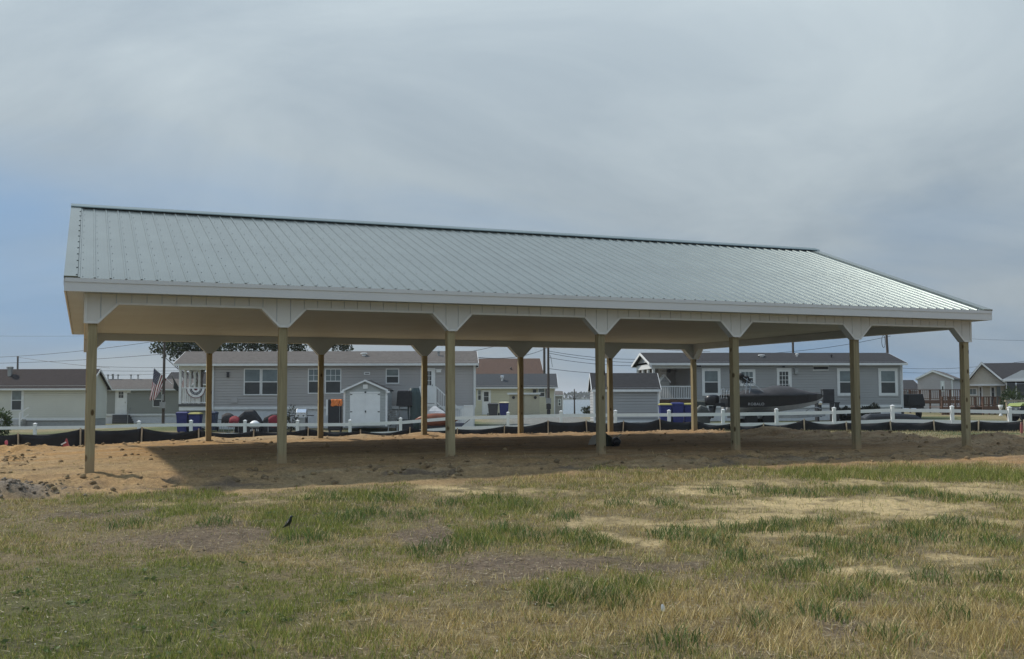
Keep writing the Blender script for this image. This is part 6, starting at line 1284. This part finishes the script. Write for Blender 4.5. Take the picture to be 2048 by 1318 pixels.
PINKR = mat('pink_ribbon', (.60, .12, .16), .6)
marker(13.5, 899, 880, 'short pink ribboned survey stake at the far left of the dirt', 1.0, True, PINKR, .02, 29.5); marker(2041, 884, 844, 'brown survey stake with faded pink ribbon at the right edge', 1.0, True, mat('faded_pink_ribbon', (.36, .13, .12), .7), 0, 27.5)
X1, Y1 = hit(134, 892); Y1 = 29.8; X1 = at(134, 800, Y1)[0]; z = g1(X1, Y1); RW = thing('ribbon_debris', 'crumpled red and white marking ribbon on the dirt before the silt fence', 'ribbon', (X1, Y1, z)); RE = mat('red_ribbon', (.40, .07, .07), .6)
MB().loft([[(-.10, -.05, 0), (.1, -.05, 0), (.12, .06, 0), (-.08, .06, 0)], [(-.04, -.04, .12), (.07, -.03, .1), (.06, .03, .11), (-.03, .03, .12)], [(.0, -.01, .26), (.03, -.01, .25), (.03, .01, .25), (0, .01, .26)]]).build('red_strip', RE, RW); MB().bar((-.12, -.03, .09), (.02, -.05, .16), .02, .035).build('white_strip', WHITE, RW)
for k, (px, py) in enumerate(((140, 890), (152, 890))): pass
# sack and offcuts by the middle post
X1, Y1 = 2.62, 24.6; q = at(1214, 870, 24.6); X1 = q[0]; z = g1(X1, Y1); SK = thing('dark_sack', 'dark green heap of sacking beside the middle front post', 'sack', (X1, Y1, z)); rs = []
for k in range(7):
    s = k/6; w = (.24*(1-s*.9)+.02); rs.append([(w*1.15*math.cos(a)+.10*s*s*-1+random.uniform(-.015, .015), w*.9*math.sin(a), s*.30+random.uniform(-.008, .008)) for a in [j*math.pi/5 for j in range(10)]])
MB().loft(rs).build('cloth', mat('dark_green_sack', (.025, .030, .018), .85, bump=.4, bscale=14), SK, smooth=True)
q = at(1233, 876, 24.3); BKt = thing('black_bucket', 'small tipped black bucket right of the dark sack', 'bucket', (q[0], 24.3, g1(q[0], 24.3)+.10)); MB().lathe([(.085, -.12), (.11, .12), (.10, .12), (.075, -.11)], (0, 0, 0), 14, 'y').build('pail', BLACKP, BKt, smooth=True); MB().tube([(-.1, -.1, .03), (0, -.14, .1), (.1, -.1, .03)], .005, 4).build('handle', GREYM, BKt)
q = at(1228, 871, 24.5); OC = thing('timber_offcut', 'pale timber offcut propped across the dark sack', 'timber', (q[0], 24.4, g1(q[0], 24.4))); MB().bar((-.05, -.02, .14), (.16, .05, .26), .05, .035).build('wood', STAKE, OC); 
q = at(1187, 868, 25.2); PB_ = thing('pale_bag', 'crumpled pale paper bag left of the middle front post', 'bag', (q[0], 25.2, g1(q[0], 25.2))); MB().loft([[(-.13, -.08, 0), (.13, -.08, 0), (.12, .1, 0), (-.12, .1, 0)], [(-.10, -.07, .1), (.12, -.06, .12), (.1, .08, .13), (-.09, .08, .1)], [(-.02, -.03, .22), (.1, -.03, .25), (.09, .03, .25), (-.01, .03, .22)]]).build('paper', mat('pale_paper', (.45, .42, .36), .8), PB_)
X1, Y1 = hit(1327, 1232); LT = thing('white_litter', 'scrap of white paper caught in the dry foreground grass', 'litter', (X1, Y1, g1(X1, Y1)+.03)); MB().loft([[(-.016, -.012, 0), (.018, -.01, 0), (.012, .012, .004), (-.014, .01, 0)], [(-.02, -.01, .025), (.01, -.012, .03), (.014, .008, .028), (-.012, .01, .024)], [(-.016, -.004, .05), (-.002, -.006, .054), (0, .006, .05), (-.012, .004, .048)]]).build('paper', WHITE, LT)
# dark bird standing in the grass
X1, Y1 = hit(578, 1062); zb = float(gz(X1, Y1)[0]); BD = thing('blackbird', 'small dark bird standing upright in the grass on the left', 'bird', (X1, Y1, zb), -.1); BD.scale = (.88, .88, .88)
BDK = mat('bird_feathers', (.012, .016, .012), .5, var=.4, scale=30)
sk = [((-.085, 0, .045), .007, .016), ((-.05, 0, .068), .012, .018), ((-.022, .0, .09), .026, .026), ((.0, 0, .115), .030, .029), ((.014, 0, .145), .024, .023), ((.02, 0, .168), .015, .015), ((.023, 0, .186), .019, .018), ((.036, 0, .19), .011, .010), ((.05, 0, .189), .0045, .004), ((.064, 0, .186), .001, .001)]
rings = []
for i, (p, a, b) in enumerate(sk):
    p = Vector(p); d_ = (Vector(sk[min(i+1, len(sk)-1)][0])-Vector(sk[max(i-1, 0)][0])).normalized(); n_ = Vector((0, 1, 0)); u_ = n_.cross(d_)
    rings.append([p+n_*b*math.cos(t)+u_*a*math.sin(t) for t in [k*math.pi/6 for k in range(12)]])
MB().loft(rings).build('body', BDK, BD, smooth=True)
for s in (-1, 1):
    MB().loft([[(.012, s*.024, .145), (.008, s*.032, .13), (-.01, s*.026, .14)], [(-.004, s*.028, .11), (-.008, s*.034, .10), (-.024, s*.026, .11)], [(-.05, s*.014, .062), (-.052, s*.018, .060), (-.056, s*.013, .066)]]).build('wing', BDK, BD, smooth=True)
    MB().tube([(.002, s*.013, .10), (.006, s*.013, .045), (0, s*.014, -.005)], [.006, .003, .003], 6).tube([(-.012, s*.014, .002), (0, s*.014, .004), (.022, s*.016, .001)], .0022, 5).build('leg', BLACKP, BD)
    MB().lathe([(.001, -.0025), (.003, 0), (.001, .0025)], (.03, s*.0165, .19), 6, 'y').build('eye', CHROME, BD)

# clods on the grey spoil heap at the left edge
n = 420; hx = rng.normal(-7.2, .55, n); hy = rng.normal(14.95, .26, n); hz = gz(hx, hy); sz = .008+.024*rng.random(n)**2.2; jit = 1+.6*(rng.random((n, 11, 1))-.5)
V = (ico[None]*jit*sz[:, None, None]*np.array([1.2, 1.1, .8])+np.stack([hx, hy, hz+sz*.2], 1)[:, None]).reshape(-1, 3); T = (icf.ravel()[None]+np.arange(n)[:, None]*11).ravel()
cc = np.array([(.27, .22, .165), (.22, .175, .13), (.31, .25, .185)])[rng.integers(0, 3, n)]
o = link('spoil_clods', fast_mesh('spoil_clods', V, T, 3, np.repeat(cc, 11, 0)), GMAT); tag(o, 'grey lumps of topsoil in the spoil heap at the left edge', 'clods', kind='stuff')
# thin summer haze over the whole place
hm = bpy.data.materials.new('haze'); hm.use_nodes = True; ht = hm.node_tree; ht.nodes.remove(ht.nodes['Principled BSDF']); hv = ht.nodes.new('ShaderNodeVolumePrincipled')
hv.inputs['Color'].default_value = (.92, .95, 1, 1); hv.inputs['Density'].default_value = .0003; hv.inputs['Anisotropy'].default_value = .2; ht.links.new(hv.outputs[0], ht.nodes['Material Output'].inputs['Volume'])
hz_ = MB().box(-3700, 3700, -700, 3500, -9, 26).build('haze', hm); hz_['kind'] = 'stuff'; hz_['label'] = 'thin pale haze hanging over the lake and yards'; hz_['category'] = 'haze'
